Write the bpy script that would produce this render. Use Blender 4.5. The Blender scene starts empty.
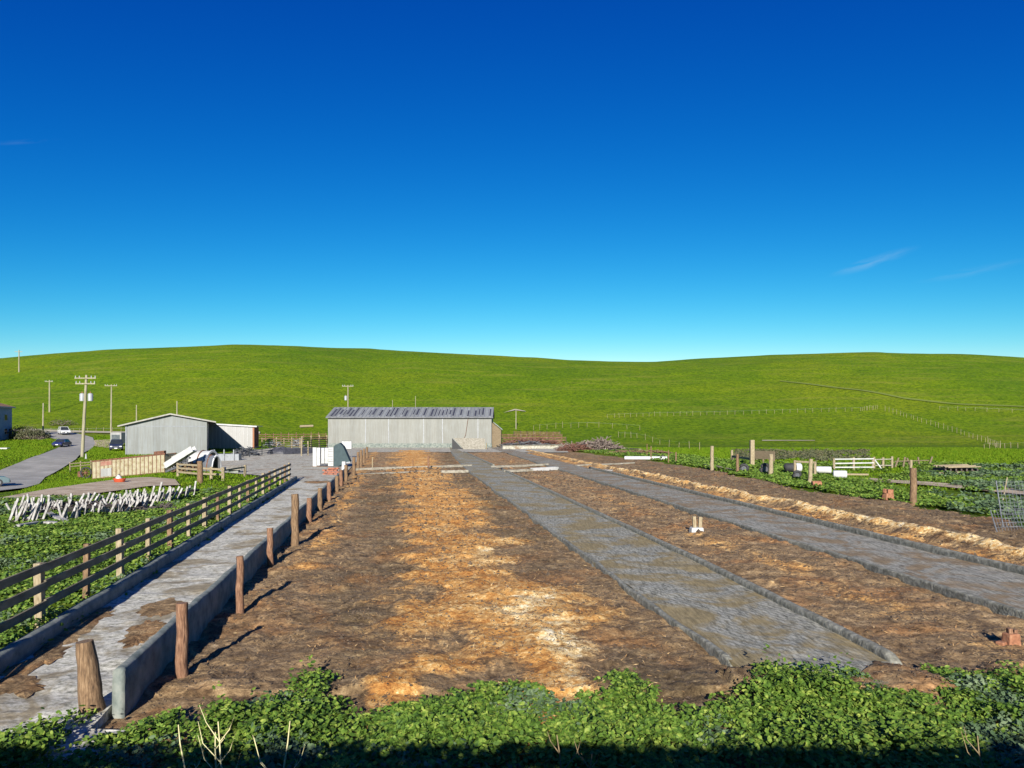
import bpy, math, random
import numpy as np
from mathutils import Vector, Matrix
random.seed(7); rng = np.random.default_rng(7)
S = bpy.context.scene
C = S.collection
# ------------------------------------------------------------ camera, sky, sun, exposure
CH = 3.6; F = 740.0; HY = 430.0
cd = bpy.data.cameras.new('camera'); cam = bpy.data.objects.new('camera', cd); C.objects.link(cam)
cam.location = (0, 0, CH); cam.rotation_euler = (math.pi/2, 0, 0)
cd.sensor_width = 36; cd.lens = 36*F/1024; cd.shift_y = (HY-384)/1024
cd.clip_start = 0.1; cd.clip_end = 6000
S.camera = cam
SUN_EL = 21.0; LD = Vector((0.05, 1.0, -math.tan(math.radians(SUN_EL)))).normalized()
w = bpy.data.worlds.new('World'); S.world = w; w.use_nodes = True
nt = w.node_tree; nt.nodes.clear()
out = nt.nodes.new('ShaderNodeOutputWorld'); bg = nt.nodes.new('ShaderNodeBackground')
sky = nt.nodes.new('ShaderNodeTexSky'); sky.sky_type = 'NISHITA'; sky.sun_disc = False
sky.sun_elevation = math.radians(SUN_EL); sky.sun_rotation = math.radians(183)
sky.air_density = 0.9; sky.dust_density = 0.25; sky.ozone_density = 3.0
bg.inputs[1].default_value = 0.10
L = nt.links.new
# deepen the clear sky channel by channel (polarised, strongly saturated blue)
sp_ = nt.nodes.new('ShaderNodeSeparateColor'); cb_ = nt.nodes.new('ShaderNodeCombineColor'); L(sky.outputs[0], sp_.inputs[0])
for i_, (mxv, pw, ml) in enumerate(((5.2, 4.3, .0032), (7.6, 1.86, .133), (10.5, 0.95, .70))):
    a_ = nt.nodes.new('ShaderNodeMath'); a_.operation = 'MINIMUM'; a_.inputs[1].default_value = mxv; L(sp_.outputs[i_], a_.inputs[0])
    p_ = nt.nodes.new('ShaderNodeMath'); p_.operation = 'POWER'; p_.inputs[1].default_value = pw; L(a_.outputs[0], p_.inputs[0])
    m_ = nt.nodes.new('ShaderNodeMath'); m_.operation = 'MULTIPLY'; m_.inputs[1].default_value = ml; L(p_.outputs[0], m_.inputs[0]); L(m_.outputs[0], cb_.inputs[i_])
# thin cirrus wisps low in the north-east sky
geo = nt.nodes.new('ShaderNodeTexCoord')
def wisp(prev, dx, dz, slope, lx, lz, amt):
    vm = nt.nodes.new('ShaderNodeMapping'); vm.vector_type = 'POINT'
    d = Vector((dx, 1, dz)).normalized()
    ang = math.atan(slope)
    sub = nt.nodes.new('ShaderNodeVectorMath'); sub.operation = 'SUBTRACT'; sub.inputs[1].default_value = d
    L(geo.outputs['Generated'], sub.inputs[0])
    rot = nt.nodes.new('ShaderNodeVectorRotate'); rot.rotation_type = 'Y_AXIS'; rot.inputs['Angle'].default_value = ang
    L(sub.outputs[0], rot.inputs['Vector'])
    sc = nt.nodes.new('ShaderNodeVectorMath'); sc.operation = 'MULTIPLY'; sc.inputs[1].default_value = (1/lx, 0.0, 1/lz)
    L(rot.outputs[0], sc.inputs[0])
    ln = nt.nodes.new('ShaderNodeVectorMath'); ln.operation = 'LENGTH'; L(sc.outputs[0], ln.inputs[0])
    mr = nt.nodes.new('ShaderNodeMapRange'); mr.interpolation_type = 'SMOOTHSTEP'
    mr.inputs[1].default_value = 0; mr.inputs[2].default_value = 1; mr.inputs[3].default_value = amt; mr.inputs[4].default_value = 0
    L(ln.outputs['Value'], mr.inputs[0])
    sc2 = nt.nodes.new('ShaderNodeVectorMath'); sc2.operation = 'MULTIPLY'; sc2.inputs[1].default_value = (14, 14, 90)
    L(rot.outputs[0], sc2.inputs[0])
    no = nt.nodes.new('ShaderNodeTexNoise'); no.inputs['Scale'].default_value = 2.0; no.inputs['Detail'].default_value = 5
    L(sc2.outputs[0], no.inputs['Vector'])
    mr2 = nt.nodes.new('ShaderNodeMapRange'); mr2.inputs[1].default_value = 0.38; mr2.inputs[2].default_value = 0.62; L(no.outputs[0], mr2.inputs[0])
    mu = nt.nodes.new('ShaderNodeMath'); mu.operation = 'MULTIPLY'; L(mr.outputs[0], mu.inputs[0]); L(mr2.outputs[0], mu.inputs[1])
    mx = nt.nodes.new('ShaderNodeMix'); mx.data_type = 'RGBA'; L(mu.outputs[0], mx.inputs[0]); L(prev, mx.inputs[6]); mx.inputs[7].default_value = (2.6, 3.6, 4.4, 1)
    return mx.outputs[2]
def dirpx(px, py): return (px-512)/F, (HY-py)/F
s_ = cb_.outputs[0]
for px, py, sl, lx, lz, am in ((872, 262, .27, .050, .009, .20), (975, 271, .14, .06, .007, .08), (20, 142, .3, .04, .003, .05)):
    dx, dz = dirpx(px, py); s_ = wisp(s_, dx, dz, sl, lx, lz, am)
L(s_, bg.inputs[0]); L(bg.outputs[0], out.inputs[0])
sl = bpy.data.lights.new('sun', 'SUN'); sl.energy = 5.0; sl.angle = math.radians(0.55); sl.color = (1.0, 0.95, 0.87)
so = bpy.data.objects.new('sun', sl); C.objects.link(so); so.rotation_euler = LD.to_track_quat('-Z', 'Y').to_euler()
so.location = (0, -20, 30)
S.view_settings.view_transform = 'Standard'; S.view_settings.look = 'None'; S.view_settings.gamma = 1.0
S.view_settings.exposure = 0.9

# ------------------------------------------------------------ materials
def rgb(h):
    return tuple(h)+(1,) if len(h) == 3 else h
def mat(name, cols, scale=4.0, rough=0.9, bump=0.0, bscale=None, metal=0.0, stretch=(1,1,1), detail=8, translucent=0.0, lo=0.3, hi=0.7, attr=None, bdist=0.02, spec=None, distortion=0.0):
    m = bpy.data.materials.new(name); m.use_nodes = True; n = m.node_tree; n.nodes.clear(); K = n.links.new
    o = n.nodes.new('ShaderNodeOutputMaterial'); b = n.nodes.new('ShaderNodeBsdfPrincipled')
    b.inputs['Roughness'].default_value = rough; b.inputs['Metallic'].default_value = metal
    if spec is not None: b.inputs['Specular IOR Level'].default_value = spec
    tc = n.nodes.new('ShaderNodeTexCoord'); mp = n.nodes.new('ShaderNodeMapping'); mp.inputs['Scale'].default_value = stretch
    K(tc.outputs['Object'], mp.inputs[0])
    no = n.nodes.new('ShaderNodeTexNoise'); no.inputs['Scale'].default_value = scale; no.inputs['Detail'].default_value = detail; no.inputs['Roughness'].default_value = 0.62
    no.inputs['Distortion'].default_value = distortion
    K(mp.outputs[0], no.inputs['Vector'])
    cr = n.nodes.new('ShaderNodeValToRGB'); e = cr.color_ramp.elements
    k = len(cols)
    e[0].position = lo; e[0].color = rgb(cols[0]); e[1].position = hi; e[1].color = rgb(cols[-1])
    for i in range(1, k-1):
        x = e.new(lo+(hi-lo)*i/(k-1)); x.color = rgb(cols[i])
    K(no.outputs[0], cr.inputs[0]); K(cr.outputs[0], b.inputs['Base Color'])
    if bump:
        nb = n.nodes.new('ShaderNodeTexNoise'); nb.inputs['Scale'].default_value = bscale or scale*3; nb.inputs['Detail'].default_value = 8
        K(mp.outputs[0], nb.inputs['Vector'])
        bu = n.nodes.new('ShaderNodeBump'); bu.inputs['Strength'].default_value = bump; bu.inputs['Distance'].default_value = bdist
        K(nb.outputs[0], bu.inputs['Height']); K(bu.outputs[0], b.inputs['Normal'])
    if translucent:
        tr = n.nodes.new('ShaderNodeBsdfTranslucent'); K(cr.outputs[0], tr.inputs[0])
        ms = n.nodes.new('ShaderNodeMixShader'); ms.inputs[0].default_value = translucent
        K(b.outputs[0], ms.inputs[1]); K(tr.outputs[0], ms.inputs[2]); K(ms.outputs[0], o.inputs[0])
    else: K(b.outputs[0], o.inputs[0])
    m['_n'] = 1
    return m
def nodes_of(m):
    n = m.node_tree
    b = [x for x in n.nodes if x.type == 'BSDF_PRINCIPLED'][0]
    return n, b, n.links.new
def noise_node(n, vec, scale, detail=8, rough=.6, dist=0):
    x = n.nodes.new('ShaderNodeTexNoise'); x.inputs['Scale'].default_value = scale; x.inputs['Detail'].default_value = detail
    x.inputs['Roughness'].default_value = rough; x.inputs['Distortion'].default_value = dist
    n.links.new(vec, x.inputs['Vector']); return x.outputs[0]
def ramp(n, fac, pts):
    cr = n.nodes.new('ShaderNodeValToRGB'); e = cr.color_ramp.elements
    e[0].position, e[0].color = pts[0][0], rgb(pts[0][1]); e[1].position, e[1].color = pts[-1][0], rgb(pts[-1][1])
    for p, c in pts[1:-1]:
        x = e.new(p); x.color = rgb(c)
    n.links.new(fac, cr.inputs[0]); return cr.outputs[0]
def mixc(n, fac, a, b, mode='MIX'):
    mx = n.nodes.new('ShaderNodeMix'); mx.data_type = 'RGBA'; mx.blend_type = mode
    for s, i in ((fac, 0), (a, 6), (b, 7)):
        if isinstance(s, bpy.types.NodeSocket): n.links.new(s, mx.inputs[i])
        elif isinstance(s, (int, float)): mx.inputs[i].default_value = s
        else: mx.inputs[i].default_value = rgb(s)
    return mx.outputs[2]
def mth(n, op, a, b=None, clamp=False):
    x = n.nodes.new('ShaderNodeMath'); x.operation = op; x.use_clamp = clamp
    for s, i in ((a, 0), (b, 1)):
        if s is None: continue
        if isinstance(s, bpy.types.NodeSocket): n.links.new(s, x.inputs[i])
        else: x.inputs[i].default_value = s
    return x.outputs[0]
M = {}
# pasture
m = mat('pasture_grass', [(.06,.11,.006),(.12,.19,.01)], .05, 1.0, spec=0.1); M['pasture'] = m
n, b, K = nodes_of(m)
tc = [x for x in n.nodes if x.type == 'TEX_COORD'][0].outputs['Object']
f1 = noise_node(n, tc, .012, 5, .6); f2 = noise_node(n, tc, .12, 12, .8); f3 = noise_node(n, tc, .8, 9, .85)
mp = n.nodes.new('ShaderNodeMapping'); mp.inputs['Scale'].default_value = (.25, 1.4, 1); K(tc, mp.inputs[0])
f4 = noise_node(n, mp.outputs[0], .1, 8, .65, .6)
c = ramp(n, f1, [(.3, (.10,.178,.003)), (.5, (.15,.222,.003)), (.7, (.215,.25,.006))])
c = mixc(n, ramp(n, f2, [(.38, (0,0,0)), (.62, (1,1,1))]), mixc(n, 1, c, (.66,.76,.6), 'MULTIPLY'), c)
c = mixc(n, ramp(n, f3, [(.42, (1,)*3), (.54, (0,)*3)]), c, mixc(n, 1, c, (.30,.42,.26), 'MULTIPLY'))
c = mixc(n, ramp(n, f4, [(.52, (0,)*3), (.68, (.45,)*3)]), c, (.20,.20,.03))
K(c, b.inputs['Base Color'])
bu = n.nodes.new('ShaderNodeBump'); bu.inputs['Strength'].default_value = 0.9; bu.inputs['Distance'].default_value = .5
K(noise_node(n, tc, .6, 12, .78), bu.inputs['Height']); K(bu.outputs[0], b.inputs['Normal'])
# lot dirt, with a straw attribute
m = mat('lot_dirt', [(.05,.03,.02),(.1,.06,.03)], 3, 0.95, spec=.2); M['lot'] = m
n, b, K = nodes_of(m)
tc = [x for x in n.nodes if x.type == 'TEX_COORD'][0].outputs['Object']
at = n.nodes.new('ShaderNodeAttribute'); at.attribute_name = 'straw'
at2 = n.nodes.new('ShaderNodeAttribute'); at2.attribute_name = 'wet'
fine = noise_node(n, tc, 9, 12, .82); mid = noise_node(n, tc, 1.7, 9, .74, 1.2); big = noise_node(n, tc, .45, 6, .6, .4)
d = ramp(n, mth(n, 'ADD', mth(n, 'MULTIPLY', fine, .5), mth(n, 'MULTIPLY', mid, .5)), [(.38, (.035,.022,.013)), (.44, (.135,.085,.043)), (.505, (.26,.172,.088)), (.565, (.42,.285,.145)), (.63, (.64,.48,.29))])
d = mixc(n, ramp(n, big, [(.50, (0,)*3), (.64, (.5,)*3)]), d, mixc(n, 1, d, (1.45, .92, .5), 'MULTIPLY'))
at3 = n.nodes.new('ShaderNodeAttribute'); at3.attribute_name = 'pale'
st = ramp(n, mth(n, 'ADD', mth(n, 'ADD', mth(n, 'MULTIPLY', fine, .6), mth(n, 'MULTIPLY', mid, .4)), mth(n, 'MULTIPLY', at3.outputs['Fac'], .11)), [(.38, (.13,.055,.018)), (.46, (.40,.165,.04)), (.54, (.62,.335,.10)), (.61, (.84,.64,.31)), (.66, (.95,.84,.60))])
k_ = mth(n, 'ADD', at.outputs['Fac'], mth(n, 'MULTIPLY', mth(n, 'SUBTRACT', mid, .5), 1.5))
k_ = mth(n, 'ADD', k_, mth(n, 'MULTIPLY', mth(n, 'SUBTRACT', fine, .5), .9))
k_ = ramp(n, k_, [(.32, (0,)*3), (.62, (1,)*3)])
c = mixc(n, k_, d, st)
c = mixc(n, at2.outputs['Fac'], c, mixc(n, 1, c, (.42,.46,.45), 'MULTIPLY'))
K(c, b.inputs['Base Color'])
bu = n.nodes.new('ShaderNodeBump'); bu.inputs['Strength'].default_value = 1; bu.inputs['Distance'].default_value = .06
K(mth(n, 'ADD', noise_node(n, tc, 6, 12, .8), mth(n, 'MULTIPLY', mid, .8)), bu.inputs['Height']); K(bu.outputs[0], b.inputs['Normal'])
def concrete(name, lo_c, hi_c, mud, mudamt, streak, groove=0):
    m = mat(name, [lo_c, hi_c], 3, .9, spec=.15)
    n, b, K = nodes_of(m)
    tc = [x for x in n.nodes if x.type == 'TEX_COORD'][0].outputs['Object']
    mp = n.nodes.new('ShaderNodeMapping'); mp.inputs['Scale'].default_value = streak[:3]; mp.inputs['Rotation'].default_value = (0, 0, streak[3]); K(tc, mp.inputs[0])
    a = noise_node(n, mp.outputs[0], 5, 10, .75); bg_ = noise_node(n, tc, .55, 7, .65, .8); f = noise_node(n, tc, 22, 8, .7)
    c = ramp(n, mth(n, 'ADD', mth(n, 'MULTIPLY', a, .65), mth(n, 'MULTIPLY', f, .35)), [(.38, tuple(x*.35 for x in lo_c)), (.46, lo_c), (.56, hi_c)])
    if groove:
        mg = n.nodes.new('ShaderNodeMapping'); mg.inputs['Rotation'].default_value = (0, 0, math.radians(groove)); K(tc, mg.inputs[0])
        wv = n.nodes.new('ShaderNodeTexWave'); wv.inputs['Scale'].default_value = 2.3; wv.inputs['Distortion'].default_value = .6; wv.inputs['Detail'].default_value = 4; wv.inputs['Detail Scale'].default_value = 2.5; K(mg.outputs[0], wv.inputs[0])
        c = mixc(n, ramp(n, wv.outputs[0], [(.1, (.5,)*3), (.4, (0,)*3)]), c, mixc(n, 1, c, (.42,.42,.44), 'MULTIPLY'))
    c = mixc(n, ramp(n, bg_, [(.34+mudamt, (1,)*3), (.44+mudamt, (0,)*3)]), c, ramp(n, a, [(.35, tuple(x*.5 for x in mud)), (.6, mud)]))
    K(c, b.inputs['Base Color'])
    bu = n.nodes.new('ShaderNodeBump'); bu.inputs['Strength'].default_value = .8; bu.inputs['Distance'].default_value = .010
    K(f, bu.inputs['Height']); K(bu.outputs[0], b.inputs['Normal'])
    return m
M['alley'] = concrete('alley_concrete', (.33,.32,.26), (.60,.58,.50), (.32,.27,.18), .04, (1.2, 2.0, 1, .17))
M['lane'] = concrete('lane_concrete', (.20,.195,.155), (.37,.36,.30), (.29,.23,.12), .10, (3.2, .5, 1, -.12), -29)
M['lane2'] = concrete('far_lane_concrete', (.20,.19,.15), (.37,.355,.30), (.27,.20,.12), .10, (3.2, .5, 1, -.12), -29)
M['yard'] = concrete('yard_concrete', (.30,.285,.225), (.52,.49,.40), (.34,.26,.18), .04, (.5, .5, 1, 0))
M['curb'] = mat('curb_concrete', [(.07,.07,.05),(.17,.165,.13),(.33,.32,.26)], 7, .9, .8, 20, bdist=.03)
M['palecurb'] = mat('pale_timber_curb', [(.14,.12,.09),(.24,.22,.17),(.34,.31,.26)], 4, .9, .5)
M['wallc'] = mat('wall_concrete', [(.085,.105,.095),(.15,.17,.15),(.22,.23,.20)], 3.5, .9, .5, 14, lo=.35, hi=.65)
M['asphalt'] = mat('asphalt', [(.20,.19,.165),(.27,.255,.225),(.35,.33,.29)], .5, .85, .3, 9, spec=.3)
M['track'] = mat('dirt_track', [(.24,.17,.10),(.38,.29,.19),(.50,.41,.30)], .8, .95, .8, 6, bdist=.05)
M['paletrack'] = mat('pale_gravel', [(.30,.26,.17),(.42,.38,.28)], .5, .95)
M['trail'] = mat('cattle_trail', [(.10,.145,.008),(.14,.17,.015)], .5, 1)
M['wood'] = mat('weathered_wood', [(.05,.03,.016),(.15,.09,.045),(.27,.18,.10)], 16, .9, .8, 14, stretch=(2.5,2.5,.35), bdist=.015)
M['woodred'] = mat('reddish_post_wood', [(.05,.022,.014),(.17,.085,.045),(.30,.18,.11)], 16, .9, .9, 14, stretch=(3,3,.4), bdist=.015)
M['woodpale'] = mat('bleached_wood', [(.15,.115,.06),(.25,.20,.12),(.36,.30,.20)], 15, .9, .6, 16, stretch=(2,2,.4))
M['woodgrey'] = mat('silvery_grey_board', [(.14,.13,.12),(.30,.285,.27),(.46,.45,.43)], 6, .85, .5, 16)
M['rail'] = mat('fence_rail_wood', [(.08,.065,.04),(.15,.125,.08),(.23,.20,.14)], 5, .9, .6, 16, stretch=(1,.3,1))
M['raildark'] = mat('dark_rail', [(.03,.025,.025),(.09,.07,.06)], 5, .9)
M['railred'] = mat('red_brown_rail', [(.06,.022,.016),(.13,.055,.035),(.22,.14,.10)], 1.5, .9)
M['white'] = mat('white_paint', [(.26,.26,.245),(.36,.36,.345),(.43,.425,.41)], 2, .6, lo=.25, hi=.6)
M['whiteplastic'] = mat('white_plastic', [(.40,.40,.40),(.5,.5,.5)], 2, .45)
M['rust'] = mat('rust', [(.05,.02,.012),(.12,.05,.028),(.2,.09,.05)], 6, .9, .4)
M['terracotta'] = mat('terracotta', [(.12,.05,.025),(.26,.11,.055),(.33,.18,.10)], 9, .9, .6)
M['brick'] = mat('red_brick', [(.22,.06,.03),(.3,.12,.07)], 9, .9, .4)
M['black'] = mat('black_rubber', [(.012,.012,.013),(.035,.035,.035)], 8, .75, .3)
M['darktarp'] = mat('dark_tarp', [(.02,.022,.03),(.06,.06,.075)], 3, .6, .6, 5, bdist=.1)
M['metal'] = mat('galvanised_metal', [(.15,.16,.17),(.24,.25,.27)], 3, .45, metal=.4)
M['metaldark'] = mat('dark_steel', [(.05,.055,.06),(.13,.13,.14)], 3, .6, metal=.3)
M['teal'] = mat('shade_darkened_teal', [(.012,.03,.035),(.025,.05,.055)], 3, .7)  # teal darkened to carry the ramp side's shade, turned from the sun
M['glass'] = mat('window_glass', [(.015,.02,.025),(.03,.035,.04)], 2, .08)
M['glasspale'] = mat('windscreen_glass', [(.05,.06,.07),(.10,.11,.12)], 2, .1)
M['carwhite'] = mat('white_car_paint', [(.5,.5,.5),(.55,.55,.55)], 1, .25)
M['carblue'] = mat('navy_car_paint', [(.015,.02,.09),(.02,.03,.12)], 1, .3)
M['cargrey'] = mat('grey_green_car_paint', [(.10,.14,.15),(.12,.17,.18)], 1, .25)
M['cardark'] = mat('dark_navy_truck_paint', [(.012,.018,.045),(.02,.028,.06)], 1, .3)
M['chrome'] = mat('chrome', [(.6,.6,.6),(.7,.7,.7)], 1, .2, metal=.9)
M['lamp'] = mat('headlight_lens', [(.7,.7,.7),(.8,.8,.8)], 1, .2)
M['redlamp'] = mat('tail_light_lens', [(.4,.02,.02),(.5,.03,.03)], 1, .2)
M['plate'] = mat('plate_white', [(.7,.7,.7),(.75,.75,.75)], 1, .5)
M['housewall'] = mat('shade_blue_house_wall', [(.20,.26,.32),(.28,.34,.40)], 1.5, .8)  # blue of the shaded wall is put into the colour
M['roofbrown'] = mat('brown_shingle_roof', [(.16,.08,.04),(.30,.16,.08)], 3, .9, .5)
M['tan'] = mat('tan_boards', [(.10,.075,.045),(.20,.15,.09)], 3, .9, .4, stretch=(1,1,6))
M['silverpole'] = mat('pole_wood', [(.15,.135,.08),(.23,.21,.13),(.32,.29,.20)], 4, .85, .3, stretch=(2,2,.2))
M['transformer'] = mat('transformer_grey', [(.22,.23,.24),(.3,.31,.32)], 3, .5)
M['leaf'] = mat('weed_leaf', [(.03,.075,.010),(.11,.195,.022),(.33,.39,.07)], 9, .65, translucent=.28, detail=10, lo=.34, hi=.68, spec=.3)
M['leafblue'] = mat('thistle_leaf', [(.045,.085,.035),(.10,.155,.07),(.22,.28,.15)], 2.2, .7, translucent=.2, detail=10, lo=.36, hi=.68, spec=.3)
M['blade'] = mat('grass_blade', [(.055,.125,.006),(.11,.19,.007),(.19,.235,.018)], .8, .8, translucent=.3, detail=8, spec=.1)
M['bush'] = mat('shrub_leaf', [(.03,.045,.02),(.07,.075,.03),(.13,.10,.05)], 1.2, .9, detail=8)
M['twig'] = mat('dry_twig', [(.05,.035,.03),(.15,.11,.09),(.38,.32,.27)], 2, .9)
M['stalk'] = mat('dry_stalk', [(.45,.40,.2),(.62,.58,.32)], 6, .8)
M['strawbit'] = mat('straw_flake', [(.22,.10,.035),(.44,.26,.10),(.68,.50,.25)], 7, .9, lo=.35, hi=.65)
M['clod'] = mat('manure_clod', [(.03,.02,.012),(.08,.055,.035),(.16,.11,.065)], 5, .95, .6)
M['drygrass'] = mat('dead_thistle', [(.14,.10,.05),(.28,.21,.11)], 2, .95)
def sheet_metal(name, base, var, axis='X', w=.9, streak=.5, ribs=1):
    m = mat(name, [base, base], 1, .5, metal=.15)
    n, b, K = nodes_of(m)
    tc = [x for x in n.nodes if x.type == 'TEX_COORD'][0].outputs['Object']
    sp = n.nodes.new('ShaderNodeSeparateXYZ'); K(tc, sp.inputs[0])
    ax = sp.outputs[axis]
    fl = mth(n, 'FLOOR', mth(n, 'MULTIPLY', ax, 1/w)); wn = n.nodes.new('ShaderNodeTexWhiteNoise'); wn.noise_dimensions = '1D'; K(fl, wn.inputs['W'])
    mp = n.nodes.new('ShaderNodeMapping'); mp.inputs['Scale'].default_value = (2.2, 2.2, .15); K(tc, mp.inputs[0])
    s1 = noise_node(n, mp.outputs[0], 2.2, 8, .7); s2 = noise_node(n, tc, .6, 6, .6)
    lo = tuple(x*(1-var) for x in base)
    c = mixc(n, wn.outputs['Value'], lo, base)
    c = mixc(n, ramp(n, s1, [(.42, (streak,)*3), (.6, (0,)*3)]), c, mixc(n, 1, c, (.72,.66,.56), 'MULTIPLY'))
    c = mixc(n, ramp(n, s2, [(.45, (streak*.6,)*3), (.62, (0,)*3)]), c, mixc(n, 1, c, (.8,.78,.74), 'MULTIPLY'))
    K(c, b.inputs['Base Color'])
    if ribs:
        sn = mth(n, 'SINE', mth(n, 'MULTIPLY', ax, 2*math.pi/.15))
        bu = n.nodes.new('ShaderNodeBump'); bu.inputs['Strength'].default_value = .25; bu.inputs['Distance'].default_value = .02
        K(sn, bu.inputs['Height']); K(bu.outputs[0], b.inputs['Normal'])
    return m
M['shedmetal'] = sheet_metal('corrugated_grey_sheet', (.20,.215,.215), .16)
M['barnwall'] = sheet_metal('barn_wall_sheet', (.185,.19,.175), .14, w=1.1)
M['whitemetal'] = sheet_metal('white_ribbed_sheet', (.31,.31,.30), .16, w=.8, streak=.25)
M['roofmetal'] = sheet_metal('barn_roof_sheet', (.34,.36,.355), .3, w=.75, streak=.6)
M['shedroof'] = sheet_metal('pale_roof_sheet', (.32,.31,.28), .2, w=.9)
M['bin'] = mat('cream_rusty_panel', [(.10,.055,.025),(.22,.18,.10),(.27,.235,.145),(.31,.28,.19)], 2.6, .8, .3, lo=.28, hi=.6)
M['binred'] = mat('faded_red_patch', [(.20,.07,.05),(.28,.16,.11)], 4, .8)

# ------------------------------------------------------------ mesh helpers
class MB:
    def __init__(s): s.v = []; s.f = []; s.sm = []
    def add(s, vs, fs, smooth=False):
        o = len(s.v); s.v += [tuple(x) for x in vs]
        for f in fs: s.f.append(tuple(i+o for i in f)); s.sm.append(smooth)
    def box(s, c, d, rz=0, rx=0, ry=0, taper=1.0):
        R = Matrix.Rotation(rz, 3, 'Z') @ Matrix.Rotation(ry, 3, 'Y') @ Matrix.Rotation(rx, 3, 'X')
        vs = []
        for z in (-.5, .5):
            k = taper if z > 0 else 1
            for x, y in ((-.5,-.5),(.5,-.5),(.5,.5),(-.5,.5)): vs.append(Vector(c)+R @ Vector((x*d[0]*k, y*d[1]*k, z*d[2])))
        s.add(vs, [(3,2,1,0),(4,5,6,7),(0,1,5,4),(1,2,6,5),(2,3,7,6),(3,0,4,7)]); return s
    def bar(s, a, b, w_, h_, up=(0,0,1)):     # rectangular board from a to b
        a = Vector(a); b = Vector(b); d = (b-a); d.normalize(); up = Vector(up)
        if abs(d.dot(up)) > .98: up = Vector((0,1,0))
        r = d.cross(up).normalized(); u = r.cross(d)
        vs = []
        for p in (a, b):
            for x, y in ((-.5,-.5),(.5,-.5),(.5,.5),(-.5,.5)): vs.append(p+r*w_*x+u*h_*y)
        s.add(vs, [(3,2,1,0),(4,5,6,7),(0,1,5,4),(1,2,6,5),(2,3,7,6),(3,0,4,7)]); return s
    def tube(s, pts, rad, n=8, cap=True, jit=0):
        pts = [Vector(p) for p in pts]; rad = rad if isinstance(rad, (list, tuple)) else [rad]*len(pts)
        o = []; vs = []
        for i, p in enumerate(pts):
            d = (pts[min(i+1, len(pts)-1)]-pts[max(i-1, 0)]).normalized()
            up = Vector((0,0,1)) if abs(d.z) < .9 else Vector((1,0,0))
            r = d.cross(up).normalized(); u = r.cross(d)
            for k in range(n):
                a = 2*math.pi*k/n; rr = rad[i]*(1+random.uniform(-jit, jit))
                vs.append(p+r*math.cos(a)*rr+u*math.sin(a)*rr)
        fs = []
        for i in range(len(pts)-1):
            for k in range(n): fs.append((i*n+k, i*n+(k+1)%n, (i+1)*n+(k+1)%n, (i+1)*n+k))
        s.add(vs, fs, True)
        if cap: s.add([vs[k] for k in range(n)], [tuple(range(n))[::-1]]); s.add([vs[-n+k] for k in range(n)], [tuple(range(n))])
        return s
    def prism(s, poly, a, b):      # polygon of (u,z) in the plane spanned by a (unit u direction) ; extruded by vector b. a=(origin, udir)
        o, ud = Vector(a[0]), Vector(a[1]); b = Vector(b); n = len(poly)
        f = [o+ud*p[0]+Vector((0,0,p[1])) for p in poly]; g = [x+b for x in f]
        s.add(f+g, [tuple(range(n)), tuple(range(2*n-1, n-1, -1))]+[((i+1)%n, i, i+n, (i+1)%n+n) for i in range(n)]); return s
    def build(s, name, m, parent=None, loc=None, bevel=0):
        me = bpy.data.meshes.new(name); me.from_pydata(s.v, [], s.f); me.polygons.foreach_set('use_smooth', s.sm); me.update()
        import bmesh
        bm = bmesh.new(); bm.from_mesh(me); bmesh.ops.recalc_face_normals(bm, faces=bm.faces); bm.to_mesh(me); bm.free()
        me.materials.append(m); o = bpy.data.objects.new(name, me); C.objects.link(o)
        if parent: o.parent = parent
        if loc is not None: o.location = loc
        if bevel:
            md = o.modifiers.new('bevel', 'BEVEL'); md.width = bevel; md.segments = 2; md.limit_method = 'ANGLE'
        return o
def np_mesh(name, V, m, loopsize=None, faces=None, smooth=False, kind=None, attrs=None):
    me = bpy.data.meshes.new(name); V = np.asarray(V, np.float32)
    me.vertices.add(len(V)); me.vertices.foreach_set('co', V.ravel())
    if faces is None: idx = np.arange(len(V), dtype=np.int32); ls = loopsize
    else: idx = np.asarray(faces, np.int32).ravel(); ls = faces.shape[1]
    nf = len(idx)//ls
    me.loops.add(len(idx)); me.loops.foreach_set('vertex_index', idx)
    me.polygons.add(nf); me.polygons.foreach_set('loop_start', np.arange(0, len(idx), ls, dtype=np.int32)); me.polygons.foreach_set('loop_total', np.full(nf, ls, np.int32))
    me.polygons.foreach_set('use_smooth', np.full(nf, smooth))
    for k, a in (attrs or {}).items():
        t = me.attributes.new(k, 'FLOAT', 'POINT'); t.data.foreach_set('value', a.astype(np.float32))
    me.update(calc_edges=True); me.validate()
    me.materials.append(m); o = bpy.data.objects.new(name, me); C.objects.link(o)
    if kind: o['kind'] = kind
    return o
def grid_faces(nr, nc):
    i = np.arange(nr-1)[:, None]*nc+np.arange(nc-1)[None]
    return np.stack([i, i+1, i+nc+1, i+nc], -1).reshape(-1, 4)
def tag(o, label, cat, group=None):
    o['label'] = label; o['category'] = cat
    if group: o['group'] = group
    return o
def thing(name, label, cat, loc, rz=0, group=None):
    o = bpy.data.objects.new(name, None); C.objects.link(o); o.location = loc; o.rotation_euler = (0, 0, rz); o.empty_display_size = .2
    return tag(o, label, cat, group)
ORD = ['first','second','third','fourth','fifth','sixth','seventh','eighth','ninth','tenth','eleventh','twelfth','thirteenth','fourteenth','fifteenth','sixteenth','seventeenth','eighteenth','nineteenth','twentieth']
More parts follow.
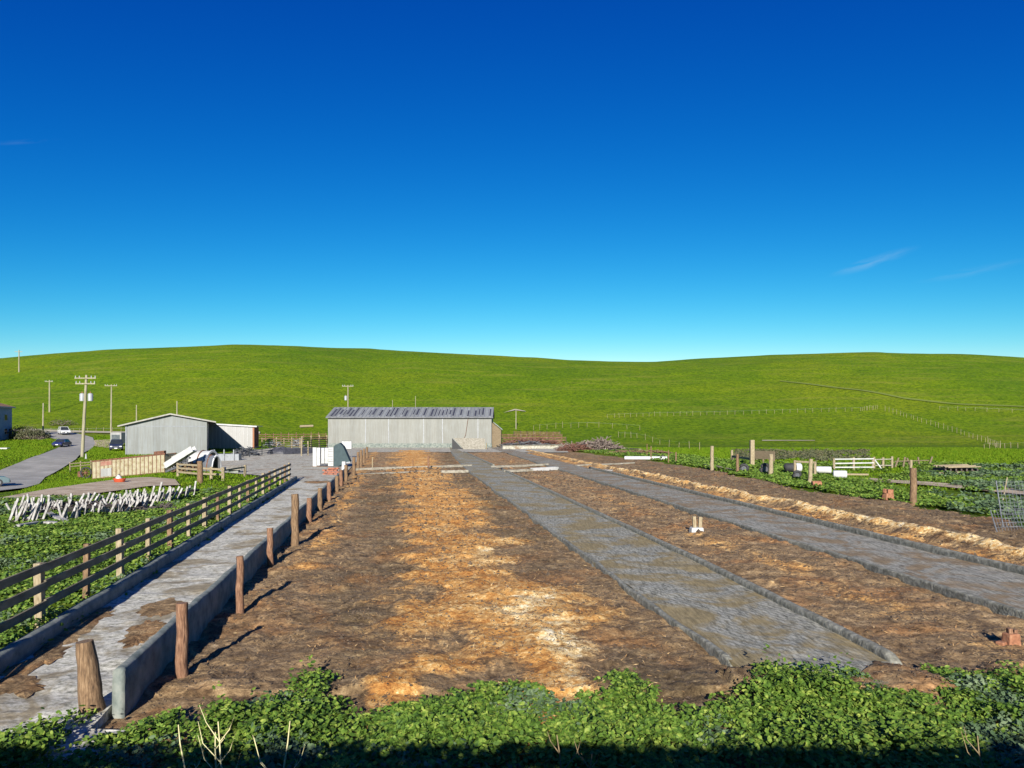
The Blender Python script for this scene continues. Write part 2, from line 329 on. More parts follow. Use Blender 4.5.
# noise
def vnoise(x, y, seed=0):
    x = np.asarray(x, float); y = np.asarray(y, float)
    xi = np.floor(x).astype(np.int64); yi = np.floor(y).astype(np.int64); xf = x-xi; yf = y-yi
    def h(a, b_):
        v = (a*374761393+b_*668265263+seed*982451653) & 0xffffffff
        v = ((v ^ (v >> 13))*1274126177) & 0xffffffff
        return ((v ^ (v >> 16)) & 0xffff)/65535.0
    u = xf*xf*(3-2*xf); v = yf*yf*(3-2*yf)
    return (h(xi, yi)*(1-u)+h(xi+1, yi)*u)*(1-v)+(h(xi, yi+1)*(1-u)+h(xi+1, yi+1)*u)*v-.5
def fbm(x, y, o=4, seed=0, g=.5):
    s = 0; a = 1
    for k in range(o): s = s+a*vnoise(x*2**k+17.3*k, y*2**k-9.1*k, seed+k); a *= g
    return s
def ss(x, a, b):
    t = np.clip((np.asarray(x, float)-a)/(b-a), 0, 1); return t*t*(3-2*t)
# ------------------------------------------------------------ terrain
SKX = np.array([-400, -100, 0, 50, 100, 150, 240, 300, 400, 500, 600, 650, 700, 800, 880, 960, 1024, 1150, 1500])
SKY = np.array([385, 364, 358.5, 353.5, 350, 347.5, 344, 346, 351, 356, 361, 361, 358, 354, 352, 354, 357, 362, 372])
YB, YC = 180.0, 480.0
def hillf(Y):
    t = (np.asarray(Y, float)-YB)/(YC-YB)
    a = np.sin(np.pi/2*np.clip(t, 0, 1))**1.35
    return np.where(t < 1, a, np.maximum(1-.35*(t-1)**2, .1))
def base_z(X, Y):
    r = 3.0*ss(Y, 135, 185)*ss(-X, 55, 85)
    dip = -1.5*np.clip((-np.asarray(X, float)-28)/16, 0, 1)*(1-ss(Y, 74, 106))*ss(Y, 30, 50)
    return r+dip
_A = np.linspace(-1.25, 1.35, 120); _Yt = np.linspace(230, 640, 150); _S = []
for a in _A:
    tgt = (HY-np.interp(512+F*a, SKX, SKY))/F
    _S.append(np.min((tgt*_Yt+CH-base_z(a*_Yt, _Yt))/np.maximum(hillf(_Yt), 1e-3)))
_S = np.array(_S)
def Tz(X, Y):
    X = np.asarray(X, float); Y = np.asarray(Y, float); Yp = np.maximum(Y, 1)
    s = np.interp(X/Yp, _A, _S)
    h = hillf(Y)
    return base_z(X, Y)+s*h+fbm(X/38, Y/38, 3, 5)*1.3*ss(Y, 190, 300)*(1-.6*ss(Y, 380, 470))
_YY = np.concatenate([np.arange(6, 200, .1), np.arange(200, 700, .5)])
def P(px, py, dz=0):
    X = (px-512)/F*_YY; Z = CH+(HY-py)/F*_YY
    hit = np.nonzero(Z <= Tz(X, _YY)+dz)[0]
    i = hit[0] if len(hit) else len(_YY)-1
    return Vector((X[i], _YY[i], float(Z[i])))
def G(x, y, dz=0): return Vector((x, y, float(Tz(x, y))+dz))
def topz(py, Y): return CH+(HY-py)/F*Y
wallX = lambda Y: -3.55-.167*Y
fenceX = lambda Y: -5.97-.187*Y
L1L = lambda Y: 4.9-.135*Y+.0002*Y*np.maximum(Y-60, 0)
L1R = lambda Y: 7.6-.130*Y-.42*np.exp(-(Y-10)/7)
L2L = lambda Y: 11.5-.108*Y
L2R = lambda Y: 14.4-.108*Y
edgeX = lambda Y: np.interp(Y, [6, 30, 37, 43, 60, 74, 98, 125], [21.5, 20.4, 19.8, 18.3, 18.6, 18.6, 15.0, 11.0])
# terrain sheet (polar-ish grid)
aa = np.concatenate([np.linspace(-4, -1.3, 30)[:-1], np.linspace(-1.3, 1.4, 420), np.linspace(1.4, 4, 30)[1:]])
yy = np.concatenate([np.geomspace(3, 180, 240)[:-1], np.linspace(180, 560, 200)[:-1], np.geomspace(560, 2600, 40)])
A, Yg = np.meshgrid(aa, yy); Xg = A*Yg
Zg = Tz(Xg, Yg)+fbm(Xg/1.7, Yg/1.7, 3, 3)*.07*(Yg < 185)
ins = (ss(Xg, fenceX(Yg)+.5, fenceX(Yg)+1.2))*(1-ss(Xg, edgeX(Yg)-1.6, edgeX(Yg)-.8))*(1-ss(Yg, 150, 152))
Zg = Zg-.35*ins-.08*ss(Yg, 3, 3.1)
np_mesh('ground', np.stack([Xg, Yg, Zg], -1).reshape(-1, 3), M['pasture'], faces=grid_faces(*Xg.shape), smooth=True, kind='structure')
# embankment the photographer stands on
xs = np.linspace(-90, 90, 260); ys = np.linspace(-60, 7.2, 120)
X_, Y_ = np.meshgrid(xs, ys)
Z_ = 2.32*(1-ss(Y_, 1.8, 6.3))+fbm(X_/1.2, Y_/1.2, 3, 9)*.12-.13
np_mesh('embankment', np.stack([X_, Y_, Z_], -1).reshape(-1, 3), M['pasture'], faces=grid_faces(*X_.shape), smooth=True, kind='structure')
# dirt lot with relief and straw drifts
NR, NCc = 620, 420
Yv = np.geomspace(6.2, 128, NR)[:, None]*np.ones((1, NCc)); U = np.linspace(0, 1, NCc)[None]*np.ones((NR, 1))
x0 = wallX(Yv)-.05; x1 = edgeX(Yv)+.9+fbm(Yv/3, Yv*0, 3, 4)*1.2
Xv = x0+(x1-x0)*U
wob = fbm(Xv/1.6, Yv/1.6, 3, 21)
streak = np.exp(-((Xv-(1.75-.150*Yv)+wob*2.2)/(1.55+.012*Yv))**2)
edge_st = np.exp(-((Xv-wallX(Yv)-1.35+wob*.6)/.75)**2)*ss(Yv, 14, 22)*.5
cB = (L1R(Yv)+L2L(Yv))/2
penB = np.exp(-((Xv-cB+wob*1.0)/.95)**2)*.36*(Xv > L1R(Yv))*(Xv < L2L(Yv))
ridge = np.exp(-((Xv-(L2R(Yv)+2.15)+wob*.35)/.44)**2)*(1-ss(Yv, 60, 72)*.3)
skirt = np.exp(-((Xv-(L2R(Yv)+1.1)+wob*.5)/.8)**2)*.55
straw = np.clip(np.maximum.reduce([streak*1.02*(Xv < L1L(Yv)), edge_st, penB, ridge*1.15*np.clip(.95+wob*.8, .6, 1.1), skirt])+fbm(Xv/.9, Yv/1.3, 4, 31)*.35-.03, 0, 1.2)
wet = np.clip(np.exp(-((Xv-(L1L(Yv)-1.0)+wob)/.9)**2)*.75*(Xv < L1L(Yv))+np.exp(-((Xv-(wallX(Yv)+3.1)+wob*1.5)/.9)**2)*.7*(Yv < 60)+ss(Xv, L2R(Yv)+3.2, L2R(Yv)+4.2)*.5, 0, 1)*np.clip(.75+fbm(Xv/1.5, Yv/2.5, 3, 77), 0, 1)
pale = np.clip(np.exp(-((Xv-(2.35-.150*Yv)+wob*1.5)/(.62+.006*Yv))**2)*(fbm(Xv/1.4+3, Yv/2.2, 3, 121)*2.2+.50)*(1-.75*ss(Yv, 19, 30))*(Xv < L1L(Yv))+ridge*.8, 0, 1)
amp = np.clip(Yv/40, .6, 1.3)
Zv = fbm(Xv/.55, Yv/.55, 5, 41, .6)*.10+fbm(Xv/2.6, Yv/2.6, 3, 61)*.09+streak*(Xv < L1L(Yv))*.10+edge_st*.14+penB*.08+ridge*.36+skirt*.05-.04
Zv += np.maximum(fbm(Xv/.23, Yv/.23, 3, 51), .12)*.09*(.5+streak)
Zv = np.where(Yv < 10.2, Zv*.4-.06, Zv)
inl = ((Xv > L1L(Yv)+.1) & (Xv < L1R(Yv)) & (Yv > 11.0)) | ((Xv > L2L(Yv)+.1) & (Xv < L2R(Yv)))
wl_ = np.where((Xv > L1L(Yv)-.4) & (Xv < L1R(Yv)+.5), ss(Yv+fbm(Xv/.8, Yv/.8, 4, 12)*1.6, 10.5, 11.0), 1.0)
Zv = np.where(inl, Zv*(1-wl_)-.12*wl_, Zv)+(1-wl_)*(.16+.05*fbm(Xv/.4, Yv/.4, 3, 13))*ss(Yv, 9.6, 10.6)
Zv -= ss(U, .94, 1.0)*.25
np_mesh('dirt_lot', np.stack([Xv, Yv, Zv], -1).reshape(-1, 3), M['lot'], faces=grid_faces(NR, NCc), smooth=True, kind='structure', attrs={'straw': straw.ravel(), 'wet': wet.ravel(), 'pale': pale.ravel()})
def strip(name, m, lf, rf, ya, yb, z, n=220, wobl=0, wobr=0, seed=0, rel=.012, nc=10, thick=.3):
    Y = np.geomspace(ya, yb, n); V = []
    l = lf(Y)+fbm(Y/1.3, Y*0, 4, seed)*wobl; r = rf(Y)+fbm(Y/1.3, Y*0+5, 4, seed)*wobr
    u = np.linspace(0, 1, nc)[None]; X = l[:, None]*(1-u)+r[:, None]*u; YY = Y[:, None]+0*u
    Z = z+fbm(X/.5, YY/.5, 4, seed+3)*rel*2
    X = np.concatenate([l[:, None], X, r[:, None]], 1); YY = np.concatenate([Y[:, None], YY, Y[:, None]], 1)
    Z = np.concatenate([np.full((n, 1), z-thick), Z, np.full((n, 1), z-thick)], 1)
    return np_mesh(name, np.stack([X, YY, Z], -1).reshape(-1, 3), m, faces=grid_faces(n, nc+2), smooth=False, kind='structure')
# far edges of the lanes
strip('concrete_alley', M['alley'], lambda Y: fenceX(Y)+.45, lambda Y: wallX(Y)-.02+.5*(Y < 8.8), 6.3, 60, .03, wobl=0, nc=24, rel=.02)
strip('feed_lane', M['lane'], L1L, L1R, 10.3, 150, .07, wobl=.13, wobr=0, seed=3, nc=22, rel=.012)
strip('outer_feed_lane', M['lane2'], L2L, L2R, 6.5, 150, .07, wobl=.08, wobr=0, seed=13, nc=22, rel=.012)
def drape_poly(name, pts, m, dz, kind='structure', n=26):
    # ground sheet bounded by two polylines of equal count (left list, right list) given as world xy
    Lp, Rp = pts; V = []
    def res(p, k):
        p = np.array(p, float); d = np.concatenate([[0], np.cumsum(np.hypot(*np.diff(p, axis=0).T))]); t = np.linspace(0, d[-1], k)
        return np.stack([np.interp(t, d, p[:, 0]), np.interp(t, d, p[:, 1])], 1)
    k = 120; a = res(Lp, k); b_ = res(Rp, k); u = np.linspace(0, 1, n)[None, :, None]
    XY = a[:, None]*(1-u)+b_[:, None]*u
    Z = Tz(XY[..., 0], XY[..., 1])+dz
    return np_mesh(name, np.concatenate([XY, Z[..., None]], -1).reshape(-1, 3), m, faces=grid_faces(k, n), smooth=True, kind=kind)
xy = lambda *ps: [tuple(P(*p)[:2]) for p in ps]
# concrete yard before the barn
Yy = np.linspace(52, 152, 60)
drape_poly('concrete_yard', ([(fenceX(52)+.3, 52), (-17.5, 56), (-24, 62), (-31, 75), (-40, 100), (-46, 125), (-48, 152)], [(wallX(52)-.05, 52), (wallX(60), 60), (wallX(80)-.05, 80), (wallX(100), 100), (wallX(118), 118), (wallX(130), 130), (-30, 152)]), M['yard'], .035)
drape_poly('barn_apron', ([(wallX(119)-2, 119), (-37, 151)], [(1.0, 119), (6.0, 151)]), M['yard'], .05, n=40)
drape_poly('side_apron', ([(1.0, 117), (1.0, 140)], [(9, 117), (10, 140)]), M['yard'], .06, n=20)
# roads
road_L = [(-75, 34)]+xy((-40, 490), (0, 471), (20, 463), (40, 455.5), (55, 449.5), (62, 445), (60, 441), (50, 438), (20, 436))
road_R = [(-40, 34)]+xy((0, 499), (25, 489), (45, 478), (62, 469), (76, 460), (88, 451), (95, 444), (93, 438), (70, 432.5), (20, 431))
road_L = road_L[:9]+[road_L[9]]; road_R = [road_R[0]]+road_R[2:]
drape_poly('road', (road_L, road_R), M['asphalt'], .10)
drape_poly('dirt_track', (xy((10, 497), (60, 488), (110, 481), (150, 478), (175, 480)), xy((-20, 503), (40, 502), (100, 494), (150, 487), (180, 486))), M['track'], .07)
drape_poly('parking_pad', (xy((92, 446), (106, 448), (124, 449)), xy((86, 441), (104, 440), (124, 439))), M['track'], .09)
drape_poly('farm_road', (xy((-10, 432.5), (30, 431), (90, 433), (130, 434), (260, 434)), xy((-10, 431), (30, 429.4), (90, 431.3), (130, 432), (260, 432))), M['paletrack'], .12, n=6)
drape_poly('cattle_trail', (xy((780, 381.6), (830, 387.6), (870, 392.6), (905, 399.6), (960, 405), (1060, 409)), xy((780, 380.8), (830, 386.4), (870, 391.2), (905, 398), (960, 403.8), (1060, 408))), M['trail'], .15, n=4)
drape_poly('field_path', (xy((860, 481), (930, 486), (990, 492), (1040, 497)), xy((870, 478.5), (930, 482.5), (990, 487.5), (1040, 491))), M['track'], .05, n=6)
drape_poly('mown_strip', (xy((762, 441), (815, 441)), xy((762, 440.3), (815, 440.5))), M['paletrack'], .1, n=4)
drape_poly('sand_patch', (xy((503, 413.5), (515, 411), (526, 412)), xy((505, 413), (515, 409.5), (525, 411.5))), M['paletrack'], .2, n=5)
# curbs beside the lanes (things)
def curb(name, label, fx, ya, yb, w_, h, m, seed, z0=-.1, cat='curb', wob=.02, n=160):
    Y = np.geomspace(ya, yb, n); sink = .45*(1-ss(Y, 10.7, 11.5)) if 'centre feed lane' in label else 0*Y
    x = fx(Y)+fbm(Y/2, Y*0, 3, seed)*wob; hh = h*(1+fbm(Y/.8, Y*0+3, 4, seed)*.07)-sink
    V = []
    for i in range(n):
        V += [(x[i]-w_/2, Y[i], z0), (x[i]-w_/2, Y[i], min(hh[i]*.6, hh[i]))]+[(x[i]-w_/2*c_, Y[i], hh[i]-w_*.28*(1-s_)*min(1, hh[i]/.25)) for c_, s_ in ((.88,.45),(.6,.8),(.2,1),(-.2,1),(-.6,.8),(-.88,.45))]+[(x[i]+w_/2, Y[i], hh[i]*.6), (x[i]+w_/2, Y[i], z0)]
    V = [(x[0], Y[0], z0+.02)]*10+V+[(x[-1], Y[-1], 0)]*10
    o = np_mesh(name, V, m, faces=grid_faces(n+2, 10), smooth=True)
    return tag(o, label, cat)
curb('concrete_curb', 'rounded grey concrete curb between the centre feed lane and the middle pen', lambda Y: L1R(Y)+.06, 10.4, 66, .17, .19, M['curb'], 2)
curb('concrete_curb', 'short far length of curb beyond the cross beams on the centre lane', lambda Y: L1R(Y)+.08, 73, 118, .22, .22, M['curb'], 6)
curb('concrete_curb', 'crumbling low curb on the near left side of the outer feed lane', lambda Y: L2L(Y)-.06, 6.6, 112, .16, .12, M['curb'], 7, wob=.07)
curb('concrete_curb', 'straight dark curb between the outer feed lane and the straw ridge', lambda Y: L2R(Y)+.1, 8, 68, .18, .25, M['curb'], 8)
curb('concrete_curb', 'ragged thin curb edge on the left side of the centre feed lane', lambda Y: L1L(Y)-.03, 10.4, 118, .10, .10, M['curb'], 9, wob=.13)
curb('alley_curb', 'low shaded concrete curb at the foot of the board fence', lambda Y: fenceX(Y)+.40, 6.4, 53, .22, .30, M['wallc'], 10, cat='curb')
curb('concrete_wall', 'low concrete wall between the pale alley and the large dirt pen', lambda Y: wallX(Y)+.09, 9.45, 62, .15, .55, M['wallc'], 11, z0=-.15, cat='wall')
def beam(name, label, a, b_, w_, h, m, cat='beam'):
    a = P(*a); b_ = P(*b_); mb = MB(); k = 8
    for i in range(k):
        p = a.lerp(b_, i/k); q = a.lerp(b_, (i+1)/k)
        j = random.uniform(-.015, .015)
        mb.bar((p.x, p.y, p.z+h/2+j), (q.x, q.y, q.z+h/2+j+random.uniform(-.01, .01)), w_, h)
    return tag(mb.build(name, m), label, cat)
beam('timber_beam', 'pale cross beam at the far end of the large pen, rear of two', (356, 470.5), (471, 466.5), .3, .22, M['palecurb'])
beam('timber_beam', 'pale cross beam at the far end of the large pen, front and darker', (354, 475.5), (424, 472), .4, .12, M['palecurb'])
beam('timber_beam', 'short pale timber lying beside the left edge of the centre lane', (441, 473), (468, 472.5), .35, .22, M['palecurb'])
beam('timber_beam', 'pale beam across the middle pen from the centre lane curb', (492, 468), (548, 465.5), .3, .2, M['palecurb'])
beam('timber_beam', 'lower pale beam just below the middle pen cross beam', (505, 472.5), (532, 471.2), .3, .2, M['palecurb'])
beam('timber_beam', 'blocky white beam end beside the outer lane', (532, 471), (557, 469.8), .4, .28, M['white'])
beam('timber_beam', 'narrow pale beam right of the outer lane below the white pipe', (576, 466), (634, 463.5), .3, .12, M['palecurb'])
beam('timber_beam', 'dark timber edging running back toward the brush pile', (590, 449), (664, 458), .5, .35, M['raildark'])
beam('timber_beam', 'second dark timber edging below the brush pile', (600, 447), (640, 450.5), .5, .3, M['rail'])
beam('timber_beam', 'white board lying in the wet dirt where the far lane starts', (592, 470), (612, 471), .3, .1, M['woodgrey'])
# ------------------------------------------------------------ vegetation scatter
def leaves(name, X, Y, Z, size, m, k=6, flat=.6, label=None, asp=.75):
    n = len(X); ang = rng.uniform(0, 2*np.pi, n)
    nrm = np.stack([rng.normal(0, flat, n), rng.normal(0, flat, n)-.15, np.ones(n)], 1); nrm /= np.linalg.norm(nrm, axis=1)[:, None]
    t = np.stack([np.cos(ang), np.sin(ang), np.zeros(n)], 1); t -= nrm*np.sum(t*nrm, 1)[:, None]; t /= np.linalg.norm(t, axis=1)[:, None]
    bb = np.cross(nrm, t); sz = size*rng.uniform(.6, 1.3, n)
    a = np.linspace(0, 2*np.pi, k, endpoint=False); rr = 1+.18*np.cos(a*2)
    V = np.stack([X, Y, Z], 1)[:, None]+sz[:, None, None]*((np.cos(a)*rr)[None, :, None]*t[:, None]+(np.sin(a)*rr*asp)[None, :, None]*bb[:, None])
    o = np_mesh(name, V.reshape(-1, 3), m, loopsize=k); o['kind'] = 'stuff'
    if label: o['label'] = label
    return o
def weeds(name, cx, cy, rad, hgt, per, lsize, m, zf=None, **kw):
    n = len(cx); rad = np.broadcast_to(rad, n); hgt = np.broadcast_to(hgt, n); ls = np.broadcast_to(lsize, n)
    i = np.repeat(np.arange(n), per); q = len(i)
    r = rad[i]*np.sqrt(rng.uniform(0, 1, q)); a = rng.uniform(0, 2*np.pi, q)
    X = cx[i]+r*np.cos(a); Y = cy[i]+r*np.sin(a)
    dome = np.sqrt(np.clip(1-(r/rad[i])**2*.85, 0, 1)); Z = (zf(X, Y) if zf else Tz(X, Y))+hgt[i]*dome*rng.uniform(.35, 1.05, q)
    return leaves(name, X, Y, Z, ls[i], m, **kw)
# left field
def sample(n, x0, x1, y0, y1, cond):
    x = rng.uniform(x0, x1, n); y = rng.uniform(y0, y1, n)**1.0; k = cond(x, y); return x[k], y[k]
x, y = sample(24000, -34, -5, 8, 47, lambda x, y: (x < fenceX(y)+.3) & (x > -.78*y-2) & (x < fenceX(y)+.3) & (y < 38+8*ss(x, -26, -12)))
dn = fbm(x/2.2, y/2.2, 3, 80)
k = rng.uniform(-.55, .5, len(x)) < dn+.28; x, y = x[k], y[k]; dn = dn[k]
sz = .026+.0010*y
hh = np.clip(.20+.3*fbm(x/1.6, y/1.6, 3, 81), .08, .5)
bl = vnoise(x/1.5, y/1.5, 90)+rng.normal(0, .12, len(x)) > .30
weeds('leafy_weeds', x[~bl], y[~bl], .34, hh[~bl], 26, sz[~bl], M['leaf'], label='dense leafy green weeds filling the ground left of the board fence')
weeds('thistle_weeds', x[bl], y[bl], .30, hh[bl]*1.2, 22, sz[bl], M['leafblue'], label='bluish thistle patches among the green weeds left of the fence')
# right field, beside the dirt lot
def rf(x, y): return (x > edgeX(y)-.25+fbm(y/2.5, y*0, 3, 4)*.9) & (x < .74*y+1)
x, y = sample(14000, 15, 60, 26, 78, rf)
dens = np.clip(np.exp(-((x-edgeX(y)-1.6)/2.4)**2)*.9*(y > 26)+.65*(x > 24.5)*(fbm(x/5, y/5, 3, 70) > -.06)*(x/y > .50)*1.0+.10*(fbm(x/4, y/4, 3, 73) > .15), 0, 1)
k = rng.uniform(0, 1, len(x)) < dens; x, y = x[k], y[k]
bl = vnoise(x/3, y/3, 91)+(x/y-.62)*3+rng.normal(0, .12, len(x)) > .22
hh = np.clip(.26+.35*fbm(x/2, y/2, 3, 82), .1, .6)
sz = .045+.0011*y
weeds('leafy_weeds', x[~bl], y[~bl], .42, hh[~bl], 26, sz[~bl], M['leaf'], label='broadleaf weeds along the right edge of the dirt lot')
weeds('thistle_weeds', x[bl], y[bl], .42, hh[bl]*1.25, 26, sz[bl], M['leafblue'], label='greyish thistle thicket at the right edge of the view')
# back edge weeds strip
x, y = sample(2600, 8, 42, 60, 135, lambda x, y: (x > edgeX(y)+.2) & (x < edgeX(y)+9))
weeds('leafy_weeds', x, y, .6, np.clip(.35+.4*fbm(x/3, y/3, 3, 86), .1, .8), 16, .13, M['leaf'], label='low weeds behind the posts and the white pipe')
x, y = sample(2500, 22, 62, 84, 128, lambda x, y: (x/y > .30) & (x/y < .48) & (fbm(x/6, y/4, 3, 88) > -.05))
weeds('dead_thistles', x, y, .6, .45, 10, .12, M['bush'], flat=1.2, label='strip of dead brown thistles behind the white gate')
# foreground weeds
def ymax(x): return np.interp(x, [-10, -7, -5.8, -4.6, -3.3, -1, 2, 5, 8, 12], [8.1, 8.15, 8.3, 9.7, 10.2, 10.0, 10.2, 10.7, 11.5, 12.3])+fbm(x/.7, x*0, 4, 15)*1.5
x, y = sample(24000, -11, 11, 4.2, 12.5, lambda x, y: (y < ymax(x)))
k = rng.uniform(0, 1, len(x)) < np.clip((ymax(x)-y)/1.4+.10, 0, 1)*np.clip(.95+1.4*fbm(x/.9, y/.9, 3, 171), .25, 1); x, y = x[k], y[k]
def fz(x, y): return np.where(y < 6.8, 2.32*(1-ss(y, 1.8, 6.3))-.1, 0)
hh = np.clip(.17+.35*fbm(x/.9, y/.9, 3, 83), .06, .42)*np.clip((ymax(x)-y)/.9+.45, .4, 1)*(1+.8*(rng.uniform(0, 1, len(x)) > .97))
bl = vnoise(x/.8, y/.8, 93)+rng.normal(0, .1, len(x)) > .33
weeds('foreground_weeds', x[~bl], y[~bl], .17, hh[~bl], 24, .030, M['leaf'], zf=fz, label='lush mallow weeds in the foreground')
weeds('foreground_thistles', x[bl], y[bl], .17, hh[bl], 24, .028, M['leafblue'], zf=fz, label='bluish seedlings mixed in the foreground weeds')
# unseen weeds on the embankment top, height set to shade the near edge
x, y = sample(7000, -25, 25, -1.5, 4.3, lambda x, y: np.hypot(x, y+.4) > 1.0)
weeds('embankment_weeds', x, y, .3, np.where(y < 1.9, .42, .25), 12, .05, M['leaf'], zf=fz, label='unseen weeds on the roadside embankment, height set for their shadow')
x, y = sample(420, -14, 14, -2.2, -1.2, lambda x, y: (vnoise(x/1.3, x*0, 64) > .0) & (np.abs(x) > .8))  # unseen clumps added behind the camera to roughen the shadow line
weeds('unseen_shadow_brush', x, y, .28, np.clip(1.1+1.3*vnoise(x/.7, x*0, 65)+.3*rng.normal(0, 1, len(x)), .5, 1.9), 16, .05, M['leaf'], zf=fz, label='unseen taller weeds added behind the viewpoint to break up the shadow edge')
# grass blades over near verges
def blades(name, x, y, h, wd, m, label):
    n = len(x); z = Tz(x, y)-.03; a = rng.uniform(0, np.pi, n); hh = h*rng.uniform(.5, 1.3, n)
    dx = np.cos(a)*wd/2; dy = np.sin(a)*wd/2; lx = rng.normal(0, .35, n)*hh; ly = rng.normal(0, .35, n)*hh
    V = np.stack([np.stack([x-dx, y-dy, z], 1), np.stack([x+dx, y+dy, z], 1), np.stack([x+lx, y+ly, z+hh], 1)], 1)
    o = np_mesh(name, V.reshape(-1, 3), m, loopsize=3); o['kind'] = 'stuff'; o['label'] = label; return o
def notroad(x, y):
    px = 512+F*x/y; py = HY+F*(CH-Tz(x, y))/y
    return px, py
rl = np.array([(0, 499), (25, 489), (45, 478), (62, 469), (76, 460), (88, 451), (95, 444), (93, 438)])
def leftgrass(x, y):
    px, py = notroad(x, y)
    right = px > np.interp(-py, -rl[:, 1], rl[:, 0])+1
    leftside = (py < np.interp(px, [-60, 0, 20, 40, 60], [485, 470, 462, 454.5, 444])) & (px < 60) & (py > 439)
    trk = (py > np.interp(px, [0, 60, 110, 150, 175], [498, 488.5, 481.5, 478, 480])) & (py < np.interp(px, [0, 40, 100, 150, 180], [503, 502, 494, 487, 486])) & (px < 178)
    yard = (x > np.interp(y, [52, 56, 62, 75, 100, 125, 152], [-15.6, -17.5, -24, -31, -40, -46, -48])-.2) & (y > 52)
    return ((right & (px < 300) & (x < fenceX(y)+.2)) | leftside) & ~trk & ~yard & (px > -70)
x, y = sample(260000, -130, -14, 34, 170, leftgrass)
blades('verge_grass', x, y, .09+.0010*y, .04+.0009*y, M['blade'], 'bright green grass on the verges by the road')
x, y = sample(110000, 18, 95, 45, 150, lambda x, y: (x > edgeX(y)+1) & (x < .75*y+2))
blades('field_grass', x, y, .09+.0008*y, .05+.0009*y, M['blade'], 'short bright grass of the field beyond the dirt lot')
# straw bits, clods
def inlot(x, y): return (x > wallX(y)+.3) & (x < edgeX(y)) & ~((x > L1L(y)-.2) & (x < L1R(y)+.3) & (y > 11)) & ~((x > L2L(y)-.3) & (x < L2R(y)+.3))
q = 120000; y = 8.5*(60/8.5)**rng.uniform(0, 1, q); x = rng.uniform(-12, 21, q); k = inlot(x, y); x, y = x[k], y[k]
stw = np.exp(-((x-(2.0-.146*y))/(1.6))**2)+.9*np.exp(-((x-(L2R(y)+2.0))/.7)**2)+.14+.3*np.exp(-((x-(L1R(y)+L2L(y))/2)/1.1)**2)
k = rng.uniform(0, 1, len(x)) < stw*np.clip(fbm(x/.8, y/.8, 3, 99)+.5, 0, 1); x, y = x[k], y[k]
Zs = Zv; iy = np.clip(np.searchsorted(Yv[:, 0], y), 0, NR-1); ux = np.clip(((x-x0[iy, 0])/(x1[iy, 0]-x0[iy, 0])*(NCc-1)).astype(int), 0, NCc-1)
def lotz(x, y):
    iy = np.clip(np.searchsorted(Yv[:, 0], y), 0, NR-1); ux = np.clip(np.round((x-x0[iy, 0])/(x1[iy, 0]-x0[iy, 0])*(NCc-1)).astype(int), 0, NCc-1)
    return Zv[iy, ux]
leaves('loose_straw', x, y, lotz(x, y)+.012, .028+.0012*y, M['strawbit'], k=4, flat=.25, label='scattered pale straw on the dirt', asp=.16)
q = 90000; y = 8.5*(34/8.5)**rng.uniform(0, 1, q); x = rng.uniform(-10, 20, q); k = inlot(x, y) & (rng.uniform(0, 1, q) < .55+fbm(x/1.2, y/1.2, 3, 140)); x, y = x[k], y[k]
leaves('dark_litter', x, y, lotz(x, y)+.008, .016+.0011*y, M['clod'], k=4, flat=.3, label='dark litter and old bedding on the dirt', asp=.35)
# clods: small tetra-like lumps
q = 16000; y = 8.5*(70/8.5)**rng.uniform(0, 1, q); x = rng.uniform(-12, 21, q); k = inlot(x, y); x, y = x[k], y[k]
z = lotz(x, y); r = (.006+.0011*y)*rng.uniform(.5, 1.6, len(x))*np.where(rng.uniform(0, 1, len(x)) > .97, 2.2, 1)
oc = np.array([(1,0,0),(0,1,0),(-1,0,0),(0,-1,0),(0,0,.9),(0,0,-.5)])
V = np.stack([x, y, z], 1)[:, None]+(oc[None]*(1+rng.uniform(-.4, .4, (len(x), 6, 3))))*r[:, None, None]
fc = np.array([(0,1,4),(1,2,4),(2,3,4),(3,0,4),(1,0,5),(2,1,5),(3,2,5),(0,3,5)])
o = np_mesh('dirt_clods', V.reshape(-1, 3), M['clod'], faces=(fc[None]+6*np.arange(len(x))[:, None, None]).reshape(-1, 3)); o['kind'] = 'stuff'; o['label'] = 'small clods of dried manure on the dirt'
# manure crust patches on the alley
def patch(name, label, cx, cy, rx, ry, rot, z, m, seed):
    n = 40; a = np.linspace(0, 2*np.pi, n, endpoint=False); r = 1+fbm(np.cos(a)*1.5+seed, np.sin(a)*1.5, 4, seed)*1.1
    X = np.cos(a)*rx*r; Y = np.sin(a)*ry*r; c, s = math.cos(rot), math.sin(rot)
    V = [(cx, cy, z+.012)]+[(cx+(x*c-y*s)*.6, cy+(x*s+y*c)*.6, z+.008+random.uniform(-.008,.008)) for x, y in zip(X, Y)]+[(cx+(x*c-y*s), cy+(x*s+y*c), z-.02) for x, y in zip(X, Y)]
    mb = MB(); mb.add(V, [(0, 1+i, 1+(i+1) % n) for i in range(n)]+[(1+i, 1+n+i, 1+n+(i+1) % n, 1+(i+1) % n) for i in range(n)], False)
    o = mb.build(name, m); o['kind'] = 'structure'; return o
for i, (px, py, rx, ry) in enumerate(((95, 620, .30, 1.1), (62, 640, .35, .8), (160, 612, .42, .7), (150, 630, .3, .7), (138, 640, .25, .5), (45, 660, .3, .8), (20, 690, .4, .5), (318, 482.5, 1.2, .9))):
    p = P(px, py); patch('manure_crust', '', p.x, p.y, rx, ry, .17, .045, M['lot'], i+2)
